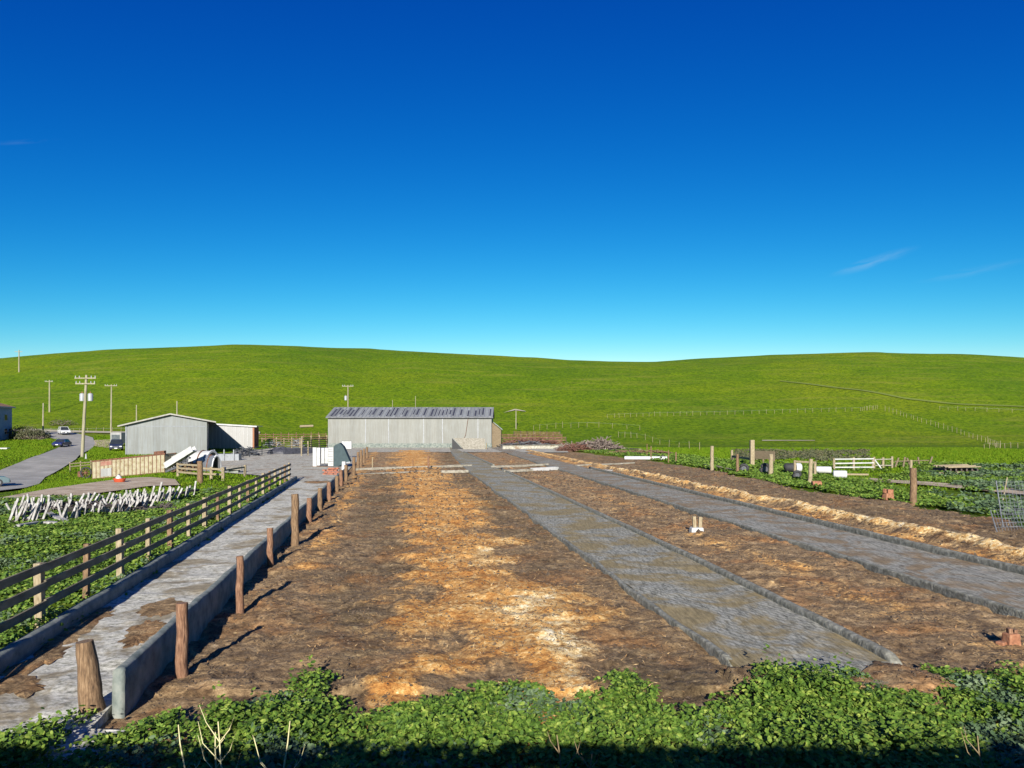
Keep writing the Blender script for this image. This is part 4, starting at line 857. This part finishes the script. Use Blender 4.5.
def junk(name, label, px, pyb, Yd, wpx, hpx, n, m, cat, seed=1, r=.06, L0=1.2, dep=1.5, sl=.45):
    random.seed(seed); X = (px-512)/F*Yd; wd = wpx*Yd/F; h = hpx*Yd/F; p = G(X, Yd); mb = MB()
    for i in range(n):
        x_ = random.uniform(-.5, .5)*wd; y_ = random.uniform(-.5, .5)*dep; z_ = abs(random.random()*h*(1-(abs(x_)/(wd*.5))**2*.7))
        a = random.uniform(0, 2*math.pi); e = random.gauss(0, sl); l = random.uniform(.4, 1)*L0
        dv = Vector((math.cos(a)*math.cos(e), math.sin(a)*math.cos(e), math.sin(e)))*l/2
        c_ = Vector((x_, y_, z_)); A_, B_ = c_-dv, c_+dv; A_.z = max(A_.z, 0); B_.z = max(B_.z, 0)
        if (A_-B_).length > .05:
            if i % 3: mb.tube([A_, (A_+B_)/2+Vector((0,0,random.uniform(-.08,.08))), B_], [r, r*.9, r*.6], 5)
            else: mb.bar(A_, B_, r*3, r)
    o = mb.build(name, m, loc=p); return tag(o, label, cat)
junk('scrap_pile', 'dark scrap heap behind the top of the conveyor', 187, 0, 66.5, 22, 19, 150, M['metaldark'], 'scrap pile', 3, .08, 1.4)
junk('scrap_pile', 'brown board scraps under the white conveyor', 186, 0, 64.5, 22, 9, 80, M['wood'], 'scrap pile', 4, .06, 1.2)
junk('scrap_pile', 'rusty and dark scraps between lean-to and black tarp', 246, 0, 104, 24, 8, 120, M['metaldark'], 'scrap pile', 5, .06, 1.2)
# water trough in the shade, slab
p = P(226, 461); t = thing('water_trough', 'long blue grey metal trough in the shade of the shed', 'trough', p)
mb = MB(); mb.box((0,0,.45), (3.6,1.0,.9)); mb.build('body', M['metal'], t, bevel=.04)
mb = MB(); mb.box((0,0,.93), (3.3,.8,.05)); mb.build('water', M['glass'], t)
for sx in (-1.2, .0, 1.2):
    mb = MB(); mb.bar((sx,-.6,-.1), (sx,-.6,1.45), .12, .12); mb.build('post', M['metal'], t)
p = P(234, 473); t = thing('concrete_slab', 'pale tilted concrete slab lying behind the low rail fence', 'slab', p)
mb = MB(); mb.box((0,0,.45), (1.2,.9,.16), rz=.3, rx=.25); mb.build('slab', M['palecurb'], t, bevel=.02); mb = MB(); mb.box((0,.1,.2), (.8,.5,.4)); mb.build('base', M['wallc'], t)
# dark tarp heap, low wall
def lump(name, m, loc, sx, sy, sz, label, cat, seed=1, kind=None):
    n, k = 28, 10; V = []
    for j in range(k+1):
        ph = j/k*math.pi/2
        for i in range(n):
            a = 2*math.pi*i/n; f = 1+.35*float(fbm(math.cos(a)*1.5+seed*7, math.sin(a)*1.5+ph, 3, seed))+.3*float(vnoise(i*.9+seed, j*1.3, seed))
            V.append((math.cos(a)*math.cos(ph)*sx*f, math.sin(a)*math.cos(ph)*sy*f, math.sin(ph)*sz*f-.05))
    mb = MB(); mb.add(V, [(j*n+i, j*n+(i+1) % n, (j+1)*n+(i+1) % n, (j+1)*n+i) for j in range(k) for i in range(n)], True)
    return tag(mb.build(name, m, loc=loc), label, cat)
lump('tarp_heap', M['darktarp'], P(281, 454), 2.0, 1.2, 1.0, 'black tarp covered heap at the end of the pipe fence', 'tarp heap', 3)
a = P(284, 454.5); b_ = P(318, 453.5); mb = MB(); mb.bar(a+Vector((0,0,.45)), b_+Vector((0,0,.45)), .4, .9); tag(mb.build('low_wall', M['darktarp']), 'low dark wall between black tarp and white crate', 'wall')
lump('manure_mound', M['clod'], P(317, 482), 1.3, .9, .12, 'flat dark mound of manure on the pale alley end', 'mound', 5)
# machine bits far
junk('farm_implement', 'pale grey farm implement parked behind the corral', 297, 0, 163, 10, 7, 60, M['metal'], 'implement', 8, .12, 2.0, 2)
junk('farm_implement', 'white and dark machinery heap left of the pale implement', 273, 0, 163, 14, 5, 60, M['metal'], 'implement', 9, .1, 1.8, 2)
a = P(300, 427.5); b_ = P(313, 427); mb = MB(); mb.tube([a+Vector((0,0,.3)), b_+Vector((0,0,.3))], .35, 8); tag(mb.build('pipe', M['woodpale']), 'pale pipe length lying on the hill foot left of the barn', 'pipe')
# ------------------------------------------------------------ white livestock crate and ramp
p = P(313, 467); Yd = p.y; s_px = Yd/F
t = thing('livestock_crate', 'white panelled crate with shade-darkened teal ramp side at the alley end', 'crate', p)
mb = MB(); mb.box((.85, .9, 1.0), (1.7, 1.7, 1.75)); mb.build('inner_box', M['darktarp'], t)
for xx, w_, z0_, z1_ in ((.18,.36,.05,1.9),(.55,.28,.15,1.88),(.98,.30,.35,1.85),(1.33,.26,.35,1.87)):
    mb = MB(); mb.box((xx, -.03, (z0_+z1_)/2), (w_, .08, z1_-z0_)); mb.build('panel', M['white'], t)
for xx, w_ in ((1.75,.5),):
    mb = MB(); mb.box((xx, -.03, 1.0), (w_, .08, 1.8)); lp = mb.build('louvre_panel', M['white'], t)
    mb = MB()
    for k in range(7): mb.box((xx, -.08, .3+k*.24), (w_-.1, .03, .05))
    mb.build('louvre_slot', M['metaldark'], lp)
mb = MB(); mb.prism([(2.05, -.1), (3.6, .55), (2.95, 2.0), (2.6, 2.35), (2.05, 2.05)], ((0,-.1,0),(1,0,0)), (0, .9, 0)); mb.build('ramp_side', M['teal'], t)
mb = MB(); mb.bar((2.9,-.2,.35), (3.7,-.2,.5), .3, .12); mb.build('ramp_lip', M['metal'], t)
mb = MB(); mb.box((.85,-.02,.0), (1.8,.12,.14)); mb.build('skid', M['rust'], t)
p = P(346.5, 458); t = thing('board_sign', 'blank white board in a thin frame behind the crate', 'sign board', p)
hz = topz(441.5, p.y)-p.z; mb = MB(); mb.box((0,0,hz-.45), (1.25,.05,.95)); mb.build('board', M['white'], t)
mb = MB()
for sx in (-.66,.66): mb.bar((sx,0,-.1), (sx,0,hz+.05), .06, .06)
mb.bar((-.66,0,hz+.05), (.66,0,hz+.05), .06, .06); mb.build('frame', M['metaldark'], t)
p = P(330, 475); mb = MB()
for j in range(4):
    for i in range(4):
        if random.random() > .12: mb.box((-.45+i*.30+(.14 if j % 2 else 0), random.uniform(-.1,.1), .08+j*.15), (.26,.22,.12), rz=random.uniform(-.25,.25))
tag(mb.build('brick_stack', M['brick'], loc=p), 'small jumbled stack of red bricks under the white crate', 'bricks')
p = P(344, 472); mb = MB(); mb.box((0,0,.45), (.35,.35,.9), taper=.8); tag(mb.build('white_post', M['white'], loc=p), 'stubby white post at the far end of the concrete wall', 'post')
# ------------------------------------------------------------ right of barn: brush pile, pipe
junk('brush_pile', 'tangled grey brush and scrap pile right of the corral panels', 590, 0, 128, 68, 9, 420, M['twig'], 'brush pile', 11, .065, 2.0, 5, sl=.35)
junk('scrap_pile', 'low rusty scrap and timber strewn right of the brush pile end', 640, 0, 112, 62, 3.5, 240, M['wood'], 'scrap pile', 15, .06, 1.9, 3, sl=.15)
junk('brush_pile', 'taller brush heap end with bleached branches', 603, 0, 127, 22, 13, 180, M['twig'], 'brush pile', 12, .05, 2.6, 3)
junk('brush_pile', 'rusty metal scrap mixed at the left of the brush pile', 575, 0, 126, 34, 7, 260, M['railred'], 'scrap pile', 13, .05, 1.6, 3)
junk('board_pile', 'dark loose boards heaped along the front corral panels right of the barn', 531, 0, 156, 62, 9, 420, M['railred'], 'board pile', 14, .07, 2.8, 5, sl=.14)
junk('scrap_pile', 'black and rusty scrap mixed in the corral panels right of the barn', 528, 0, 152, 60, 6, 200, M['metaldark'], 'scrap pile', 16, .08, 2.0, 3, sl=.2)
a = P(624.5, 459.8); b_ = P(667, 460); mb = MB(); mb.tube([a+Vector((0,0,.22)), b_+Vector((0,0,.22))], .22, 14); tag(mb.build('white_pipe', M['whiteplastic']), 'long white pipe lying at the far edge of the dirt', 'pipe')
# white cap on post 712
p = P(712, 470); h = topz(446, p.y)-p.z
# ------------------------------------------------------------ right clutter
def tyre(px, py, R_, label, flat=False, rz=0):
    p = P(px, py); t = thing('tyre', label, 'tyre', p, rz); mb = MB(); r = R_*.27
    if flat: c = [(math.cos(a)*(R_-r), math.sin(a)*(R_-r), r) for a in np.linspace(0, 2*math.pi, 25)]
    else: c = [(math.cos(a)*(R_-r), 0, R_+math.sin(a)*(R_-r)) for a in np.linspace(0, 2*math.pi, 25)]
    mb.tube(c, r, 10, cap=False); mb.build('rubber', M['black'], t)
    if not flat:
        mb = MB(); mb.tube([(0,-.05,R_),(0,.05,R_)], R_*.48, 14); mb.build('rim', M['metaldark'], t)
    return t
tyre(765, 475.5, .50, 'upright black tyre between the tall post and crooked post', rz=.3)
tyre(744, 473.5, .42, 'low dark tyre half hidden in weeds left of the upright tyre', rz=-.4)
tyre(797, 480, .36, 'small black tyre under the black tub', rz=.2)
tyre(803, 483, .30, 'smallest tyre lying flat at the edge of the dirt', flat=True)
fence('post_rail_stand', 'bleached wooden post frame with top rail around the black tub', (795, 477), (815, 478), 1, 1.25, (1.2,), M['woodpale'], .11, .14, cat='frame')
post(809.5, 484, 459, .13, M['woodpale'], 'leaning pale post at the front of the post frame', lean=.05)
p = P(791, 474); t = thing('black_tub', 'black plastic tub with a white end lying in the weeds', 'tub', p+Vector((0,0,.25)))
mb = MB(); mb.tube([(-.55,0,.25),(-.45,0,.28),(.35,0,.28)], [.15,.36,.38], 14); mb.build('tub', M['black'], t)
mb = MB(); mb.tube([(.351,0,.28),(.75,0,.28),(.82,0,.28)], [.385,.38,.3], 14); mb.build('white_end', M['whiteplastic'], t)
def barrel(px, py, label, rz, L_=1.0, r=.27, m='whiteplastic'):
    p = P(px, py); t = thing('barrel', label, 'barrel', p+Vector((0, -.3, .16)), rz)
    mb = MB(); mb.tube([(-L_/2,0,r),(-L_/2+.03,0,r),(-L_/4,0,r*1.03),(L_/4,0,r*1.03),(L_/2-.03,0,r),(L_/2,0,r)], [r*.85,r,r,r,r,r*.85], 14); mb.build('body', M[m], t)
    for x_ in (-L_/6, L_/6):
        mb = MB(); mb.tube([(x_-.03,0,r),(x_+.03,0,r)], r*1.03, 14); mb.build('hoop', M['whiteplastic'], t)
barrel(821, 475, 'white barrel lying in weeds nearest the post frame', -.4, 1.3)
barrel(838, 480, 'second white barrel lying further right in the weeds', -.25, .9)
p = P(816, 488); mb = MB(); mb.tube([(-.25,0,.22),(.28,-.06,.22)], .23, 12, jit=.04); tag(mb.build('cut_log', M['terracotta'], loc=p), 'short orange cut log at the dirt edge by the frame', 'log')
p = P(888, 500); mb = MB(); mb.box((0,0,.18), (.5,.35,.36), rz=.3, taper=.9); mb.box((.1,0,.45), (.28,.26,.2), rz=-.2); mb.box((-.22,-.1,.48), (.15,.15,.22), rz=.5); tag(mb.build('rust_block', M['terracotta'], loc=p, bevel=.03), 'broken terracotta block at the weeds edge left of the lone post', 'block')
a = P(843, 479); b_ = P(868, 478.5); mb = MB(); mb.bar(a+Vector((0,0,.35)), b_+Vector((0,0,.3)), .15, .12); tag(mb.build('board', M['woodpale']), 'loose pale board lying behind the second barrel', 'board')
# pallet pile
p = P(953, 473.5); t = thing('board_pile', 'pile of tan boards and pallets in the right field', 'board pile', p)
Yd = p.y; w_ = 42*Yd/F
for nm, m_, z_, n_ in (('boards', 'tan', 0, 9), ('upper_boards', 'woodpale', .45, 9)):
    mb = MB()
    for i in range(n_):
        y_ = -1+i*.25; mb.bar((-w_/2+random.uniform(0,.4)+z_, y_, z_+.1+.03*(i % 3)), (w_/2-random.uniform(0,.6), y_+random.uniform(-.3,.3), z_+.12+random.uniform(-.03,.16)), .2, .07)
    mb.build(nm, M[m_], t)
mb = MB()
for i in range(7): mb.bar((-w_/2+.6+i*w_/8, -.9, .3), (-w_/2+.6+i*w_/8+.1, 1, .32), .12, .3)
mb.build('cross_bearers', M['raildark'], t)
mb = MB(); mb.bar((-w_/2-.3,-1.2,.12), (w_/2-1.0,-1.25,.12), .3, .1); mb.build('front_plank', M['woodpale'], t)
# wire panels at right
def wire_panel(px, pyb, wd, h, rz, label, tilt=0):
    p = P(px, pyb); t = thing('wire_panel', label, 'wire panel', p, rz); mb = MB()
    nx = int(wd/.15); nz = int(h/.15)
    for i in range(nx+1): mb.bar((i*.15, 0, .0), (i*.15, tilt, nz*.15), .009, .009)
    for j in range(nz+1): mb.bar((0, tilt*j/nz, j*.15), (nx*.15, tilt*j/nz, j*.15), .009, .009)
    mb.build('mesh', M['metal'], t)
    for e_ in (0, wd):
        mb = MB(); mb.bar((e_,0,0), (e_,tilt,h), .03, .03); mb.build('edge', M['metal'], t)
wire_panel(997, 532, 1.8, .75, .35, 'galvanised wire mesh panel standing at the right frame edge', .25)
wire_panel(1003, 527, 1.7, 1.7, .1, 'taller rear wire mesh panel leaning on the thistles', .35)
a = P(1003, 500); mb = MB(); mb.tube([a, a+Vector((.35,.2,1.15))], .03, 6); tag(mb.build('leaning_stake', M['woodpale']), 'thin pale stake leaning right in the thistle thicket', 'stake')
# concrete block with wood stubs in the middle pen
p = P(696.5, 533.5); t = thing('post_footing', 'white concrete block with two broken wood stubs in middle pen', 'post footing', p)
mb = MB(); mb.box((0,0,.10), (.46,.32,.24), rz=.1, taper=.92); mb.build('block', M['white'], t, bevel=.04)
for x_ in (-.07, .12):
    mb = MB(); mb.bar((x_,0,.2), (x_+random.uniform(-.02,.02),0,.52+random.uniform(0,.08)), .12, .12, up=(0,1,0)); mb.build('wood_stub', M['woodpale'], t, bevel=.01)
p = P(1011, 648); t = thing('broken_footing', 'broken orange footing lump at the lower right corner of the pen', 'footing', p)
mb = MB(); mb.box((0,0,.12), (.24,.2,.26), rz=.2, taper=.85); mb.box((-.16,0,.05), (.14,.14,.12), rz=.5); mb.build('lump', M['terracotta'], t, bevel=.02)
mb = MB(); mb.bar((-.02,0,.2), (-.03,0,.33), .07, .07, up=(0,1,0)); mb.bar((.09,.03,.2), (.09,.03,.30), .06, .06, up=(0,1,0)); mb.build('wood_stub', M['woodred'], t)
for px, py, s, m_, l in ((728, 670, .09, 'terracotta', 'small orange rock by the weeds at the end of the centre lane'), (744, 674, .06, 'white', 'small white rock right of the orange one'), (493, 646, .05, 'white', 'pale stone on the straw in the large pen'), (758, 556, .07, 'raildark', 'dark lump of manure in the middle pen'), (320, 667, .05, 'white', 'little pale stone near the foreground weeds'), (385, 682, .06, 'white', 'pale stone half in the foreground weeds'), (423, 570, .09, 'raildark', 'dark rock in the large pen by the straw'), (262, 590, .09, 'raildark', 'dark lump beside the second wall post'), (280, 599, .09, 'wallc', 'grey stone in the dirt near the wall posts'), (650, 688, .09, 'wallc', 'blue grey stone in the foreground weeds')):
    p = P(px, py); lump('rock', M[m_], p, s, s*.8, s*.7, l, 'rock', px % 13)
# ------------------------------------------------------------ collapsed stanchion rack
random.seed(21)
def rack(label, A, B, n, h, rows, seed):
    random.seed(seed); a = P(*A); b_ = P(*B); t = thing('feed_rack', label, 'feed rack', a); d = b_-a; dn = d.normalized()
    for z, off in ((.10, .0), (.40, .10)):
        mb = MB()
        for k in range(4): mb.bar(d*(k/4)+Vector((0,off,z+random.uniform(-.05,.05))), d*((k+1)/4)+Vector((0,off,z+random.uniform(-.05,.05))), .09, .11)
        mb.build('rail', M['raildark'], t)
    for i in range(n):
        c = d*((i+random.uniform(-.3,.3))/n); ln = random.gauss(.28, .22) if random.random() < .85 else -.35
        hh = h*random.uniform(.65, 1.15); mb = MB()
        mb.bar(c+Vector((0,-.06,0)), c+Vector((ln*hh, random.uniform(-.35,.25), hh)), .08, .04, up=(0,1,0)); mb.build('stake', M['woodgrey'], t)
    return t
rack('rear row of a collapsed feed rack with bleached slanting stakes', (12, 517), (172, 504), 64, .78, 1, 31)
rack('front row of the collapsed feed rack, tangled slanting stakes', (62, 522), (150, 511), 48, .66, 1, 32)
rack('right end of the collapsed rack with taller sparse stakes', (150, 506), (198, 498), 9, 1.0, 1, 33)
rack('short left end row of the collapsed rack in the weeds', (10, 525), (48, 522), 9, .95, 1, 34)
junk('feed_rack_debris', 'dark tangled slats and weeds under the collapsed feed rack', 100, 0, 32.5, 140, 8, 330, M['raildark'], 'debris', 41, .03, .8, 1.6)
for A, B, l in (((17, 531), (40, 526), 'bleached board lying at the left end of the rack'), ((42, 514), (70, 527), 'long bleached plank fallen diagonally from the rack'), ((46, 527), (68, 528), 'second plank lying flat below the fallen diagonal plank'), ((26, 523), (44, 520), 'short pale plank beneath the left end stakes')):
    a = P(*A); b_ = P(*B); mb = MB(); mb.bar(a+Vector((0,0,.18)), b_+Vector((0,0,.14)), .22, .09); tag(mb.build('plank', M['woodgrey']), l, 'plank')
random.seed(5)
# ------------------------------------------------------------ vehicles
def vehicle(name, label, loc, rz, L_, W, prof, cab, paint, cat, wheel_r=.33, box=None, light_front=True):
    # x = length, front at +x ; prof = list of (x, z) top line of lower body; cab=(x0,x1,x2,x3,ztop) rear base, rear top, front top, front base
    t = thing(name, label, cat, loc, rz)
    def loft(pts, wlo, whi, z0):   # closed outline, bevelled sides
        mb = MB(); n = len(pts); v = []
        for (yy_, sh) in ((-W/2, .96), (-W/2*.97, 1.0), (W/2*.97, 1.0), (W/2, .96)):
            zc_ = sum(p[1] for p in pts)/n; xc = 0
            for x_, z_ in pts: v.append((x_*sh, yy_, zc_+(z_-zc_)*(sh if sh < 1 else 1)))
        fs = [tuple(range(n)), tuple(range(4*n-1, 3*n-1, -1))]
        for j in range(3):
            for i in range(n): fs.append((j*n+i, j*n+(i+1) % n, (j+1)*n+(i+1) % n, (j+1)*n+i))
        mb.add(v, fs, False); return mb
    loft([(-L_/2, .30), (L_/2, .30)]+prof[::-1], 0, 0, 0).build('body', M[paint], t, bevel=.03)
    x0, x1, x2, x3, zt = cab; zb = .0
    zf = lambda x_: np.interp(x_, [p[0] for p in prof], [p[1] for p in prof])-.02
    wb, wt = W/2*.93, W/2*.76
    v = [(x0,-wb,zf(x0)),(x3,-wb,zf(x3)),(x3,wb,zf(x3)),(x0,wb,zf(x0)),(x1,-wt,zt),(x2,-wt,zt),(x2,wt,zt),(x1,wt,zt)]
    mb = MB(); mb.add(v, [(3,2,1,0),(0,1,5,4),(1,2,6,5),(2,3,7,6),(3,0,4,7)]); mb.build('windows', M['glass'], t)
    mb = MB(); mb.box(((x1+x2)/2, 0, zt+.02), (x2-x1+.1, wt*2+.06, .07)); mb.build('roof', M[paint], t, bevel=.02)
    xm = (x0+x3)/2
    for a_, b2 in [(v[0],v[4]),(v[1],v[5]),(v[2],v[6]),(v[3],v[7])]+[((xm, s*wb, float(zf(xm))), (xm, s*wt, zt)) for s in (-1, 1)]:
        mb = MB(); mb.bar(a_, b2, .07, .07); mb.build('pillar', M[paint], t)
    for sx in (-L_*.31, L_*.31):
        for s in (-1, 1):
            mb = MB(); mb.tube([(sx, s*(W/2-.20), wheel_r), (sx, s*(W/2+.015), wheel_r)], wheel_r, 18); wv_ = mb.build('tyre', M['black'], t)
            mb = MB(); mb.tube([(sx, s*(W/2-.02), wheel_r), (sx, s*(W/2+.03), wheel_r)], wheel_r*.6, 12); mb.build('rim', M['chrome'], wv_)
    zfr = prof[-1][1]; zr = prof[0][1]
    for s in (-1, 1):
        mb = MB(); mb.box((L_/2*.985, s*W*.36, zfr-.12), (.10, W*.17, .14)); mb.build('headlight', M['lamp'], t)
        mb = MB(); mb.box((-L_/2*.985, s*W*.40, zr-.15), (.10, W*.12, .18)); mb.build('tail_light', M['redlamp'], t)
        mb = MB(); mb.box((x3-.1, s*(W/2+.08), zf(x3)+.05), (.12, .16, .12)); mb.build('wing_mirror', M[paint], t)
    mb = MB(); mb.box((L_/2, 0, .42), (.10, W*.9, .16)); mb.build('front_bumper', M['black'], t); mb = MB(); mb.box((-L_/2, 0, .42), (.10, W*.9, .16)); mb.build('rear_bumper', M['black'], t)
    mb = MB(); mb.box((L_/2+.02, 0, zfr-.16), (.06, W*.42, .13)); mb.build('grille', M['metaldark'], t)
    mb = MB(); mb.box((L_/2+.06, 0, .44), (.02, .45, .12)); mb.build('number_plate', M['plate'], t); mb = MB(); mb.box((-L_/2-.06, 0, .6), (.02, .45, .12)); mb.build('number_plate', M['plate'], t)
    return t
sedan = [(-2.25,.88),(-1.5,.98),(.9,.95),(2.0,.80),(2.25,.66)]
vehicle('car', 'small dark blue car driving down the road by the shrubs', P(62, 447.3)+Vector((0,0,.12)), math.radians(-82), 4.3, 1.75, sedan, (-1.7,-1.0,.35,1.1,1.45), 'carblue', 'car')
vehicle('station_wagon', 'white wagon behind the blue car on the road bend', P(64, 435)+Vector((0,0,.13)), math.radians(-50), 4.9, 1.9, [(-2.45,1.0),(-1.5,1.05),(.9,1.05),(2.2,.92),(2.45,.72)], (-2.2,-1.9,.35,1.1,1.75), 'carwhite', 'car', .36)
vehicle('car', 'grey green car cut off by the left frame edge', P(-22, 488)+Vector((0,0,.12)), math.radians(40), 4.5, 1.8, sedan, (-1.8,-1.1,.35,1.1,1.45), 'cargrey', 'car')
pt = vehicle('pickup_truck', 'dark navy pickup truck parked against the grey shed', P(116.5, 451)+Vector((0,0,.1)), math.radians(-64), 5.3, 1.95, [(-2.65,1.1),(-.9,1.12),(1.2,1.15),(2.4,1.08),(2.65,.85)], (-.9,-.7,.5,1.1,1.85), 'cardark', 'pickup truck', .40)
# white box trailer behind
p = P(117, 448)+Vector((-1.4, 4.6, 0)); t = thing('box_trailer', 'white box trailer parked behind the navy pickup', 'trailer', G(p.x, p.y), -.12)
mb = MB(); mb.box((0,0,1.7), (2.3,4,2.1)); mb.build('box', M['whitemetal'], t, bevel=.03); mb = MB(); mb.box((0,-2.03,1.75), (1.7,.04,1.1)); mb.build('window', M['glasspale'], t)
for s in (-1, 1):
    mb = MB(); mb.tube([(s*1.0,0,.36),(s*1.2,0,.36)], .36, 14); mb.build('wheel', M['black'], t)
mb = MB(); mb.bar((0,-2,.5), (0,-2.9,.5), .1, .1); mb.build('hitch', M['metaldark'], t)
# ------------------------------------------------------------ house at left edge + shrubs
p = P(12, 438.5); hs_ = thing('house', 'house with shade-blue wall colour and brown roof at the left frame edge', 'house', (p.x, p.y, p.z), math.radians(8))
HD, HW = 13.0, 9.0; he = topz(407, p.y)-p.z
g = MB(); g.box((-HW/2, -HD/2, he/2-.2), (HW, HD, he+.4)); g.build('wall', M['housewall'], hs_)
g = MB(); g.add([(.5,-HD-.5,he),(.5,.5,he),(-HW/2,.5-2.4,he+1.7),(-HW/2,-HD-.5+2.4,he+1.7),(-HW-.5,-HD-.5,he),(-HW-.5,.5,he)], [(0,1,2,3),(5,4,3,2),(1,5,2),(4,0,3),(0,4,5,1)]); g.build('roof', M['roofbrown'], hs_)
g = MB(); g.box((.5,-HD/2,he-.12), (.06,HD+1,.26)); g.build('fascia', M['white'], hs_)
for y_ in (-2.6, -5.6, -9):
    for z_ in (1.6, 4.6):
        if z_ > he-1: continue
        g = MB(); g.box((.03, y_, z_), (.08, 1.25, 1.35)); fr_ = g.build('window', M['white'], hs_)
        g = MB(); g.box((.08, y_, z_), (.03, 1.05, 1.15)); g.build('pane', M['glass'], fr_)
g = MB(); g.box((.03,-.9,1.05), (.08,.95,2.1)); dr = g.build('door', M['teal'], hs_); g = MB(); g.box((.10,-.6,1.0), (.06,.1,.1)); g.build('handle', M['chrome'], dr)
def shrub(px, py, r, h, n, m, label, Yd=None):
    p = P(px, py) if Yd is None else G((px-512)/F*Yd, Yd); t = thing('shrub', label, 'shrub', p)
    mb = MB()
    for i in range(9):
        a = random.uniform(0, 6.28); e = Vector((math.cos(a)*r*.7, math.sin(a)*r*.5, h*random.uniform(.5,.9))); mb.tube([(0,0,-.1), e*.5+Vector((0,0,.1)), e], [.07,.045,.02], 5)
    mb.build('stem', M['twig'], t)
    u = rng.normal(0, 1, (n, 3)); u /= np.linalg.norm(u, axis=1)[:, None]; u *= (rng.uniform(.35, 1, n)**.5)[:, None]
    u *= (1+.5*fbm(u[:, 0]*2+px, u[:, 1]*2+u[:, 2]*2, 3, px))[:, None]
    X = u[:, 0]*r; Y = u[:, 1]*r*.8; Z = np.abs(u[:, 2])*h+.05
    o = leaves('foliage', X, Y, Z, .13, m, k=5, flat=1.5); o.parent = t; del o['kind']
    return t
shrub(21, 438.5, 3.2, 2.6, 1500, M['bush'], 'dark reddish brown shrub against the house')
shrub(31, 439, 3.6, 2.3, 1700, M['bush'], 'wide dark shrub in the middle of the roadside clump')
shrub(39, 438, 2.4, 1.6, 900, M['bush'], 'low shrub tip at the road end of the clump')
junk('twig_heap', 'reddish dead bramble along the foot of the shrubs', 32, 0, P(32, 439.5).y, 22, 3.5, 140, M['twig'], 'bramble', 22, .04, 1.6, 2)
a = P(2, 449.5); mb = MB(); mb.box((0,0,.18), (2.2,1.2,.3), rz=.2); tag(mb.build('slab', M['white'], loc=a, bevel=.03), 'pale slab lying on the lawn below the house', 'slab')
shrub(62, 425.5, 3.5, 1.6, 600, M['bush'], 'brownish bush on the slope above the road bend')
# ------------------------------------------------------------ dry stalks in the foreground
def stalk(px, py_base, Yd, h, label, seed, lean=.1, m='stalk', br=5):
    random.seed(seed); X = (px-512)/F*Yd; z = max(CH+(HY-py_base)/F*Yd, float(fz(np.array([X]), np.array([Yd]))[0])); t = thing('dry_stalk', label, 'stalk', (X, Yd, float(fz(np.array([X]), np.array([Yd]))[0])))
    mb = MB(); pts = [Vector((0,0,0))]; k = 7
    for i in range(k): pts.append(pts[-1]+Vector((lean*h/k+random.uniform(-.012,.012), random.uniform(-.01,.01), h/k)))
    mb.tube(pts, [.012-.001*i for i in range(k+1)], 6); mb.build('stem', M[m], t)
    for j in range(br):
        i = random.randint(2, k-1); s = pts[i]; a = random.choice((-1,1)); l = random.uniform(.08,.2)*h/.6
        mb = MB(); mb.tube([s, s+Vector((a*l*.4, random.uniform(-.03,.03), l*.5)), s+Vector((a*l*.55, 0, l))], [.005,.004,.002], 5)
        mb.build('branch', M[m], t)
    return t
stalk(236, 768, 6.3, 1.22, 'forked dry stalk left of the taller one in the foreground weeds', 3, -.12)
stalk(268, 768, 6.2, 1.27, 'tallest yellow dry stalk in the foreground weeds', 4, .16)
stalk(218, 768, 6.4, 1.08, 'short leafy yellow stalk at the bottom of the foreground', 6, -.02)
stalk(196, 768, 6.5, 1.12, 'thin curved dry stalk left of the stalk group', 7, -.1, br=2)
stalk(572, 768, 6.3, 1.1, 'dry whitish stalk in the centre foreground', 8, -.10, m='drygrass')
stalk(583, 768, 6.3, .95, 'low spreading dry weed beside the centre stalk', 9, .1, m='drygrass', br=8)
stalk(1000, 768, 6.3, 1.1, 'bent dry stalk at the lower right of the foreground', 10, -.2, m='drygrass', br=3)
